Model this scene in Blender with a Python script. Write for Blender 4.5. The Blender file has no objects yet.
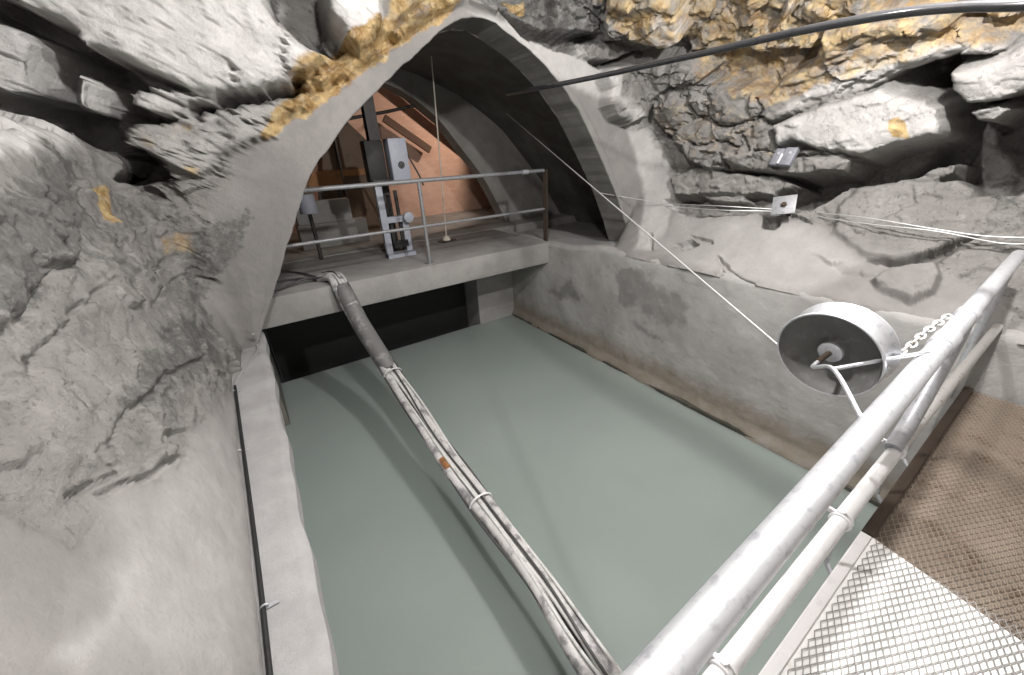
import bpy, bmesh, math, random
import numpy as np
from mathutils import Vector, Matrix
from mathutils.bvhtree import BVHTree

random.seed(7)
scn = bpy.context.scene
COL = scn.collection
CAMZ = 3.2                                   # eye height above the water (z = 0)

# ------------------------------------------------------------------ camera
F_PX, CX, CY = 380.0786, 512.0, 337.5        # focal length in pixels of a 1024 x 675 frame
R = np.array([[0.82652526, -0.27957892, 0.48856077],
              [-0.56096331, -0.33717476, 0.75606438],
              [-0.0466493, -0.89897097, -0.43551697]])   # rows: world x, y, z ; columns: right, down, forward
EYE = np.array([0.0, 0.0, CAMZ])
cam = bpy.data.cameras.new('camera'); cam_ob = bpy.data.objects.new('camera', cam); COL.objects.link(cam_ob)
cam.sensor_fit = 'HORIZONTAL'; cam.sensor_width = 36.0; cam.lens = F_PX / 1024 * 36.0
cam.clip_start = 0.02; cam.clip_end = 100
M = Matrix.Identity(4)
for i in range(3):
    M[i][0] = R[i, 0]; M[i][1] = -R[i, 1]; M[i][2] = -R[i, 2]; M[i][3] = EYE[i]
cam_ob.matrix_world = M
scn.camera = cam_ob

# ------------------------------------------------------------------ world, lights, exposure
w = bpy.data.worlds.new('world'); scn.world = w; w.use_nodes = True
w.node_tree.nodes['Background'].inputs[0].default_value = (0.6, 0.65, 0.7, 1)
w.node_tree.nodes['Background'].inputs[1].default_value = 0.02
scn.view_settings.view_transform = 'Standard'; scn.view_settings.look = 'None'
scn.view_settings.gamma = 1.0; scn.view_settings.use_curve_mapping = False
scn.view_settings.exposure = 0.0

def lamp(name, kind, loc, energy, color, size=0.2, target=None, spread=None):
    l = bpy.data.lights.new(name, kind); l.energy = energy; l.color = color
    if kind == 'AREA':
        l.shape = 'DISK'; l.size = size
        if spread: l.spread = spread
    else:
        l.shadow_soft_size = size
    o = bpy.data.objects.new(name, l); COL.objects.link(o)
    o.location = (loc[0], loc[1], loc[2] + CAMZ)
    if target is not None:
        d = Vector((target[0], target[1], target[2] + CAMZ)) - o.location
        o.rotation_euler = d.to_track_quat('-Z', 'Y').to_euler()
    return o
lamp('cavern_lamp', 'POINT', (2.75, 0.42, 1.3), 500, (1.0, 0.97, 0.95), 0.06)
lamp('left_rock_fill', 'POINT', (0.9, 1.5, 1.6), 320, (1.0, 0.97, 0.95), 0.07)  # fill added out of view to brighten the left rock
lamp('wall_lamp', 'POINT', (0.5, -1.3, 0.5), 26, (1.0, 0.97, 0.95), 0.12)
_g = lamp('gallery_lamp', 'SPOT', (5.6, 8.5, 1.3), 260, (1.0, 0.80, 0.66), 0.08, (2.2, 10.4, -.3))
_g.data.spot_size = math.radians(110); _g.data.spot_blend = 0.4

# ------------------------------------------------------------------ pixel -> place helpers
def ray(u, v): return R @ np.array([u - CX, v - CY, F_PX])
def at_z(u, v, z):
    r = ray(u, v); return r * ((z - CAMZ) / r[2]) + EYE
def at_y(u, v, y):
    r = ray(u, v); return r * (y / r[1]) + EYE
def at_x(u, v, x):
    r = ray(u, v); return r * (x / r[0]) + EYE
def at_d(u, v, d):
    r = ray(u, v); return r / np.linalg.norm(r) * d + EYE
def proj(p):
    q = (np.asarray(p) - EYE) @ R
    z = np.where(q[..., 2] > 0.05, q[..., 2], np.nan)
    return np.stack([CX + F_PX * q[..., 0] / z, CY + F_PX * q[..., 1] / z], -1)
def c3(x, y, z): return np.array([x, y, z + CAMZ], float)      # eye-relative metres -> world

# ------------------------------------------------------------------ noise
def _hash(ix, iy, iz, seed):
    h = (ix.astype(np.int64) * 374761393 + iy.astype(np.int64) * 668265263 + iz.astype(np.int64) * 2147483647 + seed * 1274126177) & 0xFFFFFFFF
    h = ((h ^ (h >> 13)) * 1274126177) & 0xFFFFFFFF
    h = ((h ^ (h >> 16)) * 2246822519) & 0xFFFFFFFF
    return ((h ^ (h >> 15)) & 0xFFFFFF) / float(0xFFFFFF)
def vnoise(p, seed=0):
    f = np.floor(p); t = p - f; t = t * t * t * (t * (t * 6 - 15) + 10); f = f.astype(np.int64)
    out = 0.0
    for dx in (0, 1):
        wx = t[..., 0] if dx else 1 - t[..., 0]
        for dy in (0, 1):
            wy = t[..., 1] if dy else 1 - t[..., 1]
            for dz in (0, 1):
                wz = t[..., 2] if dz else 1 - t[..., 2]
                out = out + wx * wy * wz * _hash(f[..., 0] + dx, f[..., 1] + dy, f[..., 2] + dz, seed)
    return out * 2 - 1
def fbm(p, octaves=4, seed=0, gain=0.5):
    a, s, tot = 1.0, 0.0, 0.0
    for o in range(octaves):
        s = s + a * vnoise(p * (2.03 ** o) + 17.3 * o, seed + o); tot += a; a *= gain
    return s / tot
def cells(p, seed=0):
    """faceted rock: every jittered cell is its own tilted plane; returns (height, edge closeness)"""
    f = np.floor(p).astype(np.int64)
    d1 = np.full(p.shape[:-1], 9.0); d2 = d1.copy(); h1 = np.zeros(p.shape[:-1])
    for dx in (-1, 0, 1):
        for dy in (-1, 0, 1):
            for dz in (-1, 0, 1):
                i, j, k = f[..., 0] + dx, f[..., 1] + dy, f[..., 2] + dz
                q = np.stack([i + _hash(i, j, k, seed), j + _hash(i, j, k, seed + 1), k + _hash(i, j, k, seed + 2)], -1)
                v = p - q; d = np.sqrt((v * v).sum(-1))
                g = np.stack([_hash(i, j, k, seed + 3), _hash(i, j, k, seed + 4), _hash(i, j, k, seed + 5)], -1) * 2 - 1
                hh = (_hash(i, j, k, seed + 6) * 2 - 1) * 0.7 + (g * v).sum(-1) * 0.9
                near = d < d1
                d2 = np.where(near, d1, np.minimum(d2, d))
                h1 = np.where(near, hh, h1); d1 = np.where(near, d, d1)
    return h1, d2 - d1
def sstep(x, a, b):
    t = np.clip((x - a) / (b - a), 0, 1); return t * t * (3 - 2 * t)

# ------------------------------------------------------------------ materials
class NT:
    def __init__(s, name):
        s.m = bpy.data.materials.new(name); s.m.use_nodes = True; s.t = s.m.node_tree; s.n = s.t.nodes; s.l = s.t.links
        s.b = s.n['Principled BSDF']
    def node(s, typ, **kw):
        n = s.n.new(typ)
        for k, v in kw.items(): setattr(n, k, v)
        return n
    def pos(s):
        return s.node('ShaderNodeNewGeometry').outputs['Position']
    def put(s, sock, v):
        if isinstance(v, bpy.types.NodeSocket): s.l.new(v, sock)
        elif isinstance(v, tuple) and len(v) == 3 and sock.type == 'RGBA': sock.default_value = (*v, 1)
        else: sock.default_value = v
    def noise(s, scale, detail=4, rough=0.55, vec=None, dist=0.0):
        n = s.node('ShaderNodeTexNoise'); n.inputs['Scale'].default_value = scale
        n.inputs['Detail'].default_value = detail; n.inputs['Roughness'].default_value = rough
        n.inputs['Distortion'].default_value = dist
        s.l.new(vec if vec is not None else s.pos(), n.inputs['Vector']); return n.outputs['Fac']
    def voro(s, scale, vec=None, feature='F1', out='Distance'):
        n = s.node('ShaderNodeTexVoronoi'); n.feature = feature; n.inputs['Scale'].default_value = scale
        s.l.new(vec if vec is not None else s.pos(), n.inputs['Vector']); return n.outputs[out]
    def ramp(s, fac, a, b):
        n = s.node('ShaderNodeMapRange'); n.interpolation_type = 'SMOOTHSTEP'
        n.inputs['From Min'].default_value = a; n.inputs['From Max'].default_value = b
        s.put(n.inputs['Value'], fac); return n.outputs['Result']
    def math(s, op, a, b=0.0, clamp=False):
        n = s.node('ShaderNodeMath', operation=op); n.use_clamp = clamp
        s.put(n.inputs[0], a); s.put(n.inputs[1], b); return n.outputs[0]
    def mix(s, fac, a, b, mode='MIX'):
        n = s.node('ShaderNodeMix', data_type='RGBA', blend_type=mode)
        s.put(n.inputs['Factor'], fac); s.put(n.inputs['A'], a) if False else None
        s.put(n.inputs[6], a); s.put(n.inputs[7], b); return n.outputs[2]
    def attr(s, name):
        n = s.node('ShaderNodeAttribute'); n.attribute_name = name; return n.outputs['Fac']
    def scaled(s, sx, sy, sz, rot=(0, 0, 0)):
        n = s.node('ShaderNodeMapping'); n.inputs['Scale'].default_value = (sx, sy, sz); n.inputs['Rotation'].default_value = rot
        s.l.new(s.pos(), n.inputs['Vector']); return n.outputs['Vector']
    def bump(s, h, dist, strength=1.0, prev=None):
        n = s.node('ShaderNodeBump'); n.inputs['Distance'].default_value = dist; n.inputs['Strength'].default_value = strength
        s.put(n.inputs['Height'], h)
        if prev is not None: s.l.new(prev, n.inputs['Normal'])
        return n.outputs['Normal']
    def out(s, color, rough=0.8, metal=0.0, normal=None, spec=0.5):
        s.put(s.b.inputs['Base Color'], color); s.put(s.b.inputs['Roughness'], rough)
        s.put(s.b.inputs['Metallic'], metal); s.b.inputs['Specular IOR Level'].default_value = spec
        if normal is not None: s.l.new(normal, s.b.inputs['Normal'])
        return s.m

def mat_rock():
    s = NT('rock')
    och, smo, drk, pal = s.attr('ochre'), s.attr('smooth'), s.attr('dark'), s.attr('pale')
    n1 = s.noise(2.2, 6, 0.6); n2 = s.noise(9, 6, 0.65); n3 = s.noise(45, 5, 0.7)
    bed = s.noise(4.0, 6, 0.6, s.scaled(0.5, 0.5, 3.0, (0.25, 0.15, 0)))
    base = s.mix(s.ramp(n1, 0.35, 0.65), (0.20, 0.192, 0.18), (0.28, 0.27, 0.257))
    base = s.mix(s.math('MULTIPLY', s.ramp(bed, 0.5, 0.68), 0.45), base, (0.17, 0.163, 0.15))
    base = s.mix(s.math('MULTIPLY', s.ramp(n2, 0.52, 0.7), 0.5), base, (0.38, 0.37, 0.358))
    base = s.mix(s.math('MULTIPLY', s.ramp(n3, 0.56, 0.72), 0.5), base, (0.12, 0.117, 0.11))
    sm = s.mix(s.ramp(s.noise(1.6, 5, 0.6), 0.36, 0.66), (0.215, 0.207, 0.2), (0.275, 0.263, 0.255))
    sm = s.mix(s.math('MULTIPLY', s.ramp(s.noise(7, 5, 0.7), 0.55, 0.75), 0.3), sm, (0.16, 0.155, 0.15))
    base = s.mix(smo, base, sm)
    base = s.mix(s.math('MULTIPLY', pal, 0.9), base, s.mix(s.ramp(s.noise(6, 6, 0.7), 0.35, 0.7), (0.60, 0.586, 0.573), (0.76, 0.745, 0.73)))
    spk = s.math('MULTIPLY', s.ramp(s.noise(26, 6, 0.75), 0.57, 0.64), s.math('MULTIPLY', s.math('SUBTRACT', 1.0, s.math('MULTIPLY', smo, 0.9)), s.math('SUBTRACT', 1.0, s.math('MULTIPLY', pal, 0.85))))
    base = s.mix(s.math('MULTIPLY', spk, 0.75), base, (0.06, 0.058, 0.053))
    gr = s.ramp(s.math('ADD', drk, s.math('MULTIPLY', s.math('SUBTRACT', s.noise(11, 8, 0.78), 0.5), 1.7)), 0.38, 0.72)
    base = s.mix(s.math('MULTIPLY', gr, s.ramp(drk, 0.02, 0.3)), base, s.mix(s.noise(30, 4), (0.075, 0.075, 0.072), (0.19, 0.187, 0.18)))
    oc = s.mix(s.ramp(s.noise(5, 6, 0.7), 0.35, 0.65), (0.25, 0.15, 0.06), (0.53, 0.40, 0.21))
    oc = s.mix(s.math('MULTIPLY', s.ramp(s.noise(16, 5, 0.7), 0.5, 0.66), 0.45), oc, (0.56, 0.49, 0.36))
    base = s.mix(s.ramp(s.math('ADD', och, s.math('MULTIPLY', s.math('SUBTRACT', n2, 0.5), 0.9)), 0.3, 0.7), base, oc)
    rg = s.math('SUBTRACT', 1.0, s.math('MULTIPLY', smo, 0.7))
    h = s.math('ADD', s.math('MULTIPLY', s.noise(16, 8, 0.72), 0.6), s.math('MULTIPLY', s.noise(70, 5, 0.7), 0.22))
    nr = s.bump(s.math('MULTIPLY', h, rg), 0.05, 0.9)
    return s.out(base, s.math('SUBTRACT', 0.92, s.math('MULTIPLY', n2, 0.2)), 0, nr, 0.06)

def mat_concrete(name, c1, c2, stain=(0.2, 0.19, 0.17), amt=0.35, scale=1.0, form=False, bump=0.012, rough=0.85):
    s = NT(name)
    base = s.mix(s.ramp(s.noise(2.5 * scale, 6, 0.6), 0.35, 0.65), c1, c2)
    base = s.mix(s.math('MULTIPLY', s.ramp(s.noise(6 * scale, 7, 0.7), 0.52, 0.72), amt), base, stain)
    base = s.mix(s.math('MULTIPLY', s.ramp(s.noise(60, 4, 0.7), 0.55, 0.75), 0.25), base, tuple(x * 0.6 for x in c1))
    h = s.math('ADD', s.math('MULTIPLY', s.noise(14, 7, 0.7), 0.6), s.math('MULTIPLY', s.noise(90, 4, 0.7), 0.3))
    return s.out(base, rough, 0, s.bump(h, bump, 0.8), 0.35)

def mat_plain(name, col, rough=0.5, metal=0.0, var=0.15, scale=25, bump=0.0, spec=0.5, col2=None, thr=(0.5, 0.7)):
    s = NT(name)
    c2 = col2 if col2 else tuple(max(0, x * (1 - var)) for x in col)
    c = s.mix(s.ramp(s.noise(scale, 5, 0.65), *thr), col, c2)
    nr = s.bump(s.noise(scale * 3, 5, 0.6), bump, 0.7) if bump else None
    rr = s.math('ADD', rough - 0.08, s.math('MULTIPLY', s.noise(scale * 1.7, 4), 0.16))
    return s.out(c, rr, metal, nr, spec)

MATS = {}
def build_materials():
    MATS['rock'] = mat_rock()
    MATS['concrete'] = mat_concrete('bridge_concrete', (0.28, 0.27, 0.26), (0.345, 0.333, 0.322), amt=0.25)
    MATS['gallery_concrete'] = mat_concrete('gallery_concrete', (0.22, 0.21, 0.195), (0.28, 0.268, 0.255), amt=0.3)
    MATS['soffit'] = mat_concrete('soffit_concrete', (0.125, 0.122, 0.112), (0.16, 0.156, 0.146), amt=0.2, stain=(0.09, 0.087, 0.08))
    MATS['vault'] = mat_concrete('shaded_vault_concrete', (0.10, 0.098, 0.088), (0.14, 0.137, 0.125), amt=0.3, stain=(0.07, 0.067, 0.06))  # gallery concrete again, with the vault's shadow put into the colour
    MATS['curb'] = mat_concrete('curb_concrete', (0.31, 0.304, 0.304), (0.385, 0.378, 0.378), stain=(0.28, 0.265, 0.255), amt=0.3)
    MATS['under'] = mat_concrete('wet_concrete', (0.16, 0.15, 0.135), (0.2, 0.19, 0.17))
    MATS['galv'] = mat_plain('galvanized_steel', (0.66, 0.67, 0.70), 0.42, 0.6, 0.25, 30, 0.0006, col2=(0.48, 0.49, 0.53))
    MATS['galv_dull'] = mat_plain('dull_galvanized_steel', (0.50, 0.51, 0.54), 0.5, 0.5, 0.3, 40, 0.0005)
    MATS['rail_grey'] = mat_plain('weathered_rail_steel', (0.27, 0.275, 0.285), 0.5, 0.3, 0.3, 30)
    MATS['white'] = mat_plain('white_paint', (0.80, 0.79, 0.80), 0.5, 0.0, 0.10, 18, 0.0006)
    MATS['offwhite'] = mat_plain('chipped_paint', (0.62, 0.61, 0.60), 0.6, 0.0, 0.2, 22, 0.002, col2=(0.22, 0.18, 0.14), thr=(0.6, 0.68))
    MATS['sheath'] = mat_plain('glossy_black_sheath', (0.03, 0.03, 0.032), 0.2, 0.0, 0.3, 20, spec=0.7)
    MATS['black'] = mat_plain('black_rubber', (0.015, 0.015, 0.015), 0.6, 0.0, 0.4, 20)
    MATS['beam'] = mat_plain('brown_shadow_bar', (0.10, 0.055, 0.035), 0.7)
    MATS['dark_steel'] = mat_plain('dark_steel', (0.045, 0.04, 0.038), 0.5, 0.3, 0.3, 20)
    MATS['cable'] = mat_plain('grey_cable_jacket', (0.55, 0.535, 0.53), 0.5, 0.0, 0.4, 9, 0.001, col2=(0.2, 0.195, 0.2), thr=(0.45, 0.65))
    MATS['cable_light'] = mat_plain('light_cable_jacket', (0.62, 0.61, 0.60), 0.5, 0.0, 0.3, 10, col2=(0.4, 0.39, 0.38))
    MATS['cable_dark'] = mat_plain('dark_cable_jacket', (0.07, 0.068, 0.068), 0.45, 0.0, 0.3, 12)
    MATS['dark_rust_and_shade'] = mat_plain('dark_rust_and_shade', (0.06, 0.042, 0.03), 0.8, 0.0, 0.4, 14)  # rust on fittings, and the rail's shade on the walkway edge angle
    MATS['cable_wrap'] = mat_plain('dark_grey_wrap', (0.16, 0.155, 0.155), 0.6, 0.0, 0.4, 8, 0.002, col2=(0.3, 0.29, 0.285))
    MATS['rust'] = mat_plain('rust', (0.28, 0.13, 0.05), 0.8, 0.0, 0.4, 14, 0.002)
    MATS['wire'] = mat_plain('steel_wire', (0.5, 0.5, 0.5), 0.4, 0.4, 0.2, 60)
    MATS['rope'] = mat_plain('pale_rope', (0.55, 0.50, 0.43), 0.8, 0.0, 0.2, 60)
    MATS['hoist'] = mat_plain('grey_blue_paint', (0.36, 0.38, 0.44), 0.5, 0.0, 0.12, 12)
    MATS['plate'] = mat_plain('zinc_plate', (0.27, 0.275, 0.31), 0.5, 0.3, 0.3, 30, col2=(0.18, 0.18, 0.2))
    MATS['dish'] = mat_plain('shaded_grey_paint', (0.13, 0.13, 0.125), 0.6, 0.0, 0.3, 14, col2=(0.2, 0.2, 0.2))  # shade inside the pulley's cup, put into its colour
    MATS['brown'] = mat_plain('brown_panel', (0.16, 0.10, 0.06), 0.6, 0.0, 0.3, 5)
    MATS['timber'] = mat_plain('orange_timber', (0.42, 0.20, 0.08), 0.7, 0.0, 0.3, 5)
    # warm plastered brickwork of the chamber
    s = NT('brick')
    br = s.node('ShaderNodeTexBrick'); br.inputs['Scale'].default_value = 3.2
    br.inputs['Color1'].default_value = (0.60, 0.40, 0.31, 1); br.inputs['Color2'].default_value = (0.54, 0.35, 0.27, 1)
    br.inputs['Mortar'].default_value = (0.50, 0.36, 0.29, 1); br.inputs['Mortar Size'].default_value = 0.012
    s.l.new(s.scaled(1, 1, 1, (math.pi / 2, 0, 0)), br.inputs['Vector'])
    c = s.mix(s.math('MULTIPLY', s.ramp(s.noise(2.5, 6, 0.7), 0.5, 0.75), 0.4), br.outputs['Color'], (0.40, 0.26, 0.19))
    MATS['brick'] = s.out(c, 0.85, 0, s.bump(br.outputs['Fac'], 0.006, 0.4), 0.3)
    # channel plaster: grey above, tan water line, damp patches
    s = NT('channel_plaster')
    och, drk = s.attr('ochre'), s.attr('dark')
    base = s.mix(s.ramp(s.noise(1.4, 6, 0.6), 0.36, 0.64), (0.31, 0.301, 0.292), (0.385, 0.376, 0.367))
    base = s.mix(s.math('MULTIPLY', s.ramp(s.noise(5, 7, 0.72, s.scaled(1, 0.6, 2.2)), 0.52, 0.72), 0.4), base, (0.19, 0.183, 0.174))
    gr = s.ramp(s.math('ADD', drk, s.math('MULTIPLY', s.math('SUBTRACT', s.noise(6, 7, 0.75), 0.5), 1.6)), 0.3, 0.8)
    base = s.mix(s.math('MULTIPLY', gr, s.math('MULTIPLY', s.ramp(drk, 0.02, 0.5), 0.75)), base, (0.18, 0.176, 0.17))
    base = s.mix(s.ramp(s.math('ADD', och, s.math('MULTIPLY', s.math('SUBTRACT', s.noise(5, 6, 0.7), 0.5), 0.8)), 0.25, 0.9), base, (0.24, 0.205, 0.165))
    h = s.math('ADD', s.noise(10, 8, 0.7), s.math('MULTIPLY', s.noise(60, 4, 0.7), 0.25))
    MATS['channel'] = s.out(base, 0.8, 0, s.bump(h, 0.014, 0.8), 0.35)
    MATS['waterline'] = mat_concrete('algae_line', (0.05, 0.05, 0.04), (0.09, 0.085, 0.07), amt=0.2, rough=0.5)
    # milky glacial water
    s = NT('water')
    c = s.mix(s.ramp(s.noise(0.7, 3, 0.5), 0.35, 0.65), (0.285, 0.33, 0.308), (0.305, 0.35, 0.328))
    s.b.inputs['Subsurface Weight'].default_value = 1.0; s.b.inputs['Subsurface Radius'].default_value = (.22, .26, .24); s.b.inputs['Subsurface Scale'].default_value = 1.0
    MATS['water'] = s.out(c, 0.42, 0, s.bump(s.noise(6, 3, 0.5), 0.002, 0.3), 0.2)
    # expanded metal and boards
    MATS['mesh_white'] = mat_plain('weathered_mesh_steel', (0.30, 0.295, 0.285), 0.5, 0.1, 0.3, 20)
    MATS['mesh_brown'] = mat_plain('tan_mesh_steel', (0.33, 0.27, 0.215), 0.3, 0.4, 0.25, 9, col2=(0.27, 0.17, 0.12), thr=(0.55, 0.75))
    s = NT('white_board')
    c = s.mix(s.math('MULTIPLY', s.ramp(s.noise(9, 5, 0.65), 0.6, 0.68), 0.45), (0.88, 0.87, 0.865), (0.55, 0.53, 0.45))
    MATS['board_white'] = s.out(c, 0.7)
    MATS['board_brown'] = mat_plain('brown_board', (0.22, 0.18, 0.145), 0.7, 0.0, 0.2, 6, col2=(0.12, 0.085, 0.06))
build_materials()

# ------------------------------------------------------------------ mesh helpers
class MB:
    def __init__(s): s.v = []; s.f = []
    def add(s, vs, fs):
        o = len(s.v); s.v.extend([tuple(map(float, v)) for v in vs]); s.f.extend([tuple(i + o for i in f) for f in fs]); return s
    def box(s, c, size, rot=None, bevel=0.0):
        bm = bmesh.new(); bmesh.ops.create_cube(bm, size=1.0)
        for v in bm.verts: v.co = Vector((v.co.x * size[0], v.co.y * size[1], v.co.z * size[2]))
        if bevel > 0:
            bmesh.ops.bevel(bm, geom=list(bm.edges), offset=bevel, segments=2, profile=0.5, affect='EDGES')
        m = rot.to_matrix() if hasattr(rot, 'to_matrix') else (rot if rot is not None else Matrix.Identity(3))
        bm.verts.index_update()
        vs = [m @ v.co + Vector(c) for v in bm.verts]; fs = [[v.index for v in f.verts] for f in bm.faces]
        bm.free(); return s.add(vs, fs)
    def beam(s, a, b, wx, wy, up=(0, 0, 1), bevel=0.0):
        a, b = Vector(a), Vector(b); d = (b - a); L = d.length; z = d.normalized(); u = Vector(up)
        if abs(z.dot(u)) > 0.95: u = Vector((0, 1, 0))
        x = u.cross(z).normalized(); y = z.cross(x)
        m = Matrix((x, y, z)).transposed()
        return s.box((a + b) / 2, (wx, wy, L), m, bevel)
    def tube(s, pts, r, n=12, cap=True):
        P = [Vector(p) for p in pts]; N = len(P)
        rr = r if hasattr(r, '__len__') else [r] * N
        T = [(P[min(i + 1, N - 1)] - P[max(i - 1, 0)]).normalized() for i in range(N)]
        u = Vector((0, 0, 1)) if abs(T[0].z) < 0.9 else Vector((1, 0, 0))
        x = (u - T[0] * u.dot(T[0])).normalized(); vs = []; fs = []
        for i in range(N):
            x = (x - T[i] * x.dot(T[i])).normalized(); y = T[i].cross(x)
            for k in range(n):
                a = 2 * math.pi * k / n; vs.append(P[i] + (x * math.cos(a) + y * math.sin(a)) * rr[i])
        for i in range(N - 1):
            for k in range(n):
                k2 = (k + 1) % n; fs.append((i * n + k, i * n + k2, (i + 1) * n + k2, (i + 1) * n + k))
        if cap: fs.append(tuple(range(n))[::-1]); fs.append(tuple((N - 1) * n + k for k in range(n)))
        return s.add(vs, fs)
    def lathe(s, c, axis, prof, n=48):
        """prof: list of (along axis, radius)"""
        ax = Vector(axis).normalized(); u = Vector((0, 0, 1)) if abs(ax.z) < 0.9 else Vector((1, 0, 0))
        x = u.cross(ax).normalized(); y = ax.cross(x); c = Vector(c); vs = []; fs = []
        for (h, r) in prof:
            for k in range(n):
                a = 2 * math.pi * k / n; vs.append(c + ax * h + (x * math.cos(a) + y * math.sin(a)) * max(r, 1e-4))
        for i in range(len(prof) - 1):
            for k in range(n):
                k2 = (k + 1) % n; fs.append((i * n + k, i * n + k2, (i + 1) * n + k2, (i + 1) * n + k))
        return s.add(vs, fs)
    def torus(s, c, axis, R0, r, n=24, m=8, sx=1.0):
        ax = Vector(axis).normalized(); u = Vector((0, 0, 1)) if abs(ax.z) < 0.9 else Vector((1, 0, 0))
        x = u.cross(ax).normalized(); y = ax.cross(x); c = Vector(c); vs = []; fs = []
        for i in range(n):
            a = 2 * math.pi * i / n; d = x * math.cos(a) * sx + y * math.sin(a)
            dn = (x * math.cos(a) + y * math.sin(a)).normalized()
            for k in range(m):
                b = 2 * math.pi * k / m; vs.append(c + d * R0 + dn * r * math.cos(b) + ax * r * math.sin(b))
        for i in range(n):
            for k in range(m):
                i2 = (i + 1) % n; k2 = (k + 1) % m; fs.append((i * m + k, i2 * m + k, i2 * m + k2, i * m + k2))
        return s.add(vs, fs)
    def prism(s, poly, d):
        """poly: 3D points in a plane, extruded by vector d"""
        n = len(poly); d = Vector(d); vs = [Vector(p) for p in poly] + [Vector(p) + d for p in poly]
        fs = [tuple(range(n))[::-1], tuple(range(n, 2 * n))] + [(i, (i + 1) % n, n + (i + 1) % n, n + i) for i in range(n)]
        return s.add(vs, fs)
    def build(s, name, mat, parent=None, smooth=True, angle=0.6):
        me = bpy.data.meshes.new(name); me.from_pydata(s.v, [], s.f); me.update()
        bm = bmesh.new(); bm.from_mesh(me); bmesh.ops.recalc_face_normals(bm, faces=bm.faces); bm.to_mesh(me); bm.free()
        me.materials.append(MATS[mat] if isinstance(mat, str) else mat)
        o = bpy.data.objects.new(name, me); COL.objects.link(o)
        if smooth:
            me.polygons.foreach_set('use_smooth', [True] * len(me.polygons))
            me.set_sharp_from_angle(angle=angle)
        if parent is not None:
            o.parent = parent
            o.matrix_parent_inverse = Matrix.Translation(parent.location).inverted()
        return o
def tag(o, label=None, cat=None, group=None, kind=None):
    if label: o['label'] = label
    if cat: o['category'] = cat
    if group: o['group'] = group
    if kind: o['kind'] = kind
    return o
def thing(name, loc, label, cat, group=None):
    o = bpy.data.objects.new(name, None); COL.objects.link(o); o.location = tuple(loc); o.empty_display_size = 0.1
    return tag(o, label, cat, group)
def smooth_path(pts, n=60):
    P = np.array(pts, float); m = len(P)
    if m == 2: return [P[0] + (P[1] - P[0]) * t for t in np.linspace(0, 1, n)]
    d = np.r_[0, np.cumsum(np.linalg.norm(np.diff(P, axis=0), axis=1) ** 0.7)]
    out = []
    for t in np.linspace(0, d[-1], n):
        i = min(max(np.searchsorted(d, t) - 1, 0), m - 2); u = (t - d[i]) / (d[i + 1] - d[i])
        def tan(k):
            if k == 0: return (P[1] - P[0]) / (d[1] - d[0])
            if k == m - 1: return (P[-1] - P[-2]) / (d[-1] - d[-2])
            return (P[k + 1] - P[k - 1]) / (d[k + 1] - d[k - 1])
        h = d[i + 1] - d[i]
        out.append((2*u**3 - 3*u*u + 1) * P[i] + (u**3 - 2*u*u + u) * h * tan(i) + (-2*u**3 + 3*u*u) * P[i+1] + (u**3 - u*u) * h * tan(i+1))
    return out
def resample(P, n):
    P = np.array(P, float); d = np.r_[0, np.cumsum(np.linalg.norm(np.diff(P, axis=0), axis=1))]
    t = np.linspace(0, d[-1], n); return np.stack([np.interp(t, d, P[:, k]) for k in range(P.shape[1])], -1), d[-1]

# ================================================================== CAVERN: rock shell and concrete arch, one continuous surface
def spline2(P, n):
    Q = np.array(smooth_path([(a, b, 0) for a, b in P], 400))[:, :2]; return resample(Q, n)
PROFILE = [(-.46, -1.82), (-.50, -1.5), (-.62, -1.1), (-.78, -.6), (-.90, 0), (-1.02, .26), (-1.40, .46), (-1.60, .8), (-1.35, 1.25), (-.6, 1.65), (.5, 1.92), (1.8, 1.98),
           (2.8, 1.92), (3.7, 1.65), (4.4, 1.25), (4.85, .75), (5.0, .2), (4.95, -.4), (4.75, -.9), (4.5, -1.22), (4.34, -1.34), (4.30, -1.40)]
SKEW = lambda x: 4.72 - .16 * x
ARCH_PX = [(257, 349), (262, 330), (275, 290), (285, 255), (300, 205), (313, 170), (345, 125), (380, 88), (420, 50), (445, 28), (462, 18), (480, 17), (497, 24),
           (525, 46), (542, 61), (560, 83), (580, 111), (600, 155), (615, 190), (626, 225), (634, 254)]
NI = 880
PX, SLEN = spline2(PROFILE, NI)
arch = []
for (u, v) in ARCH_PX:
    r = ray(u, v); k = 4.72 / (r[1] + .16 * r[0]); arch.append((r * k)[[0, 2]])
AX, ALEN = resample(np.array(arch), NI)
Y0, DEPTH = -2.6, .46
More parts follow.
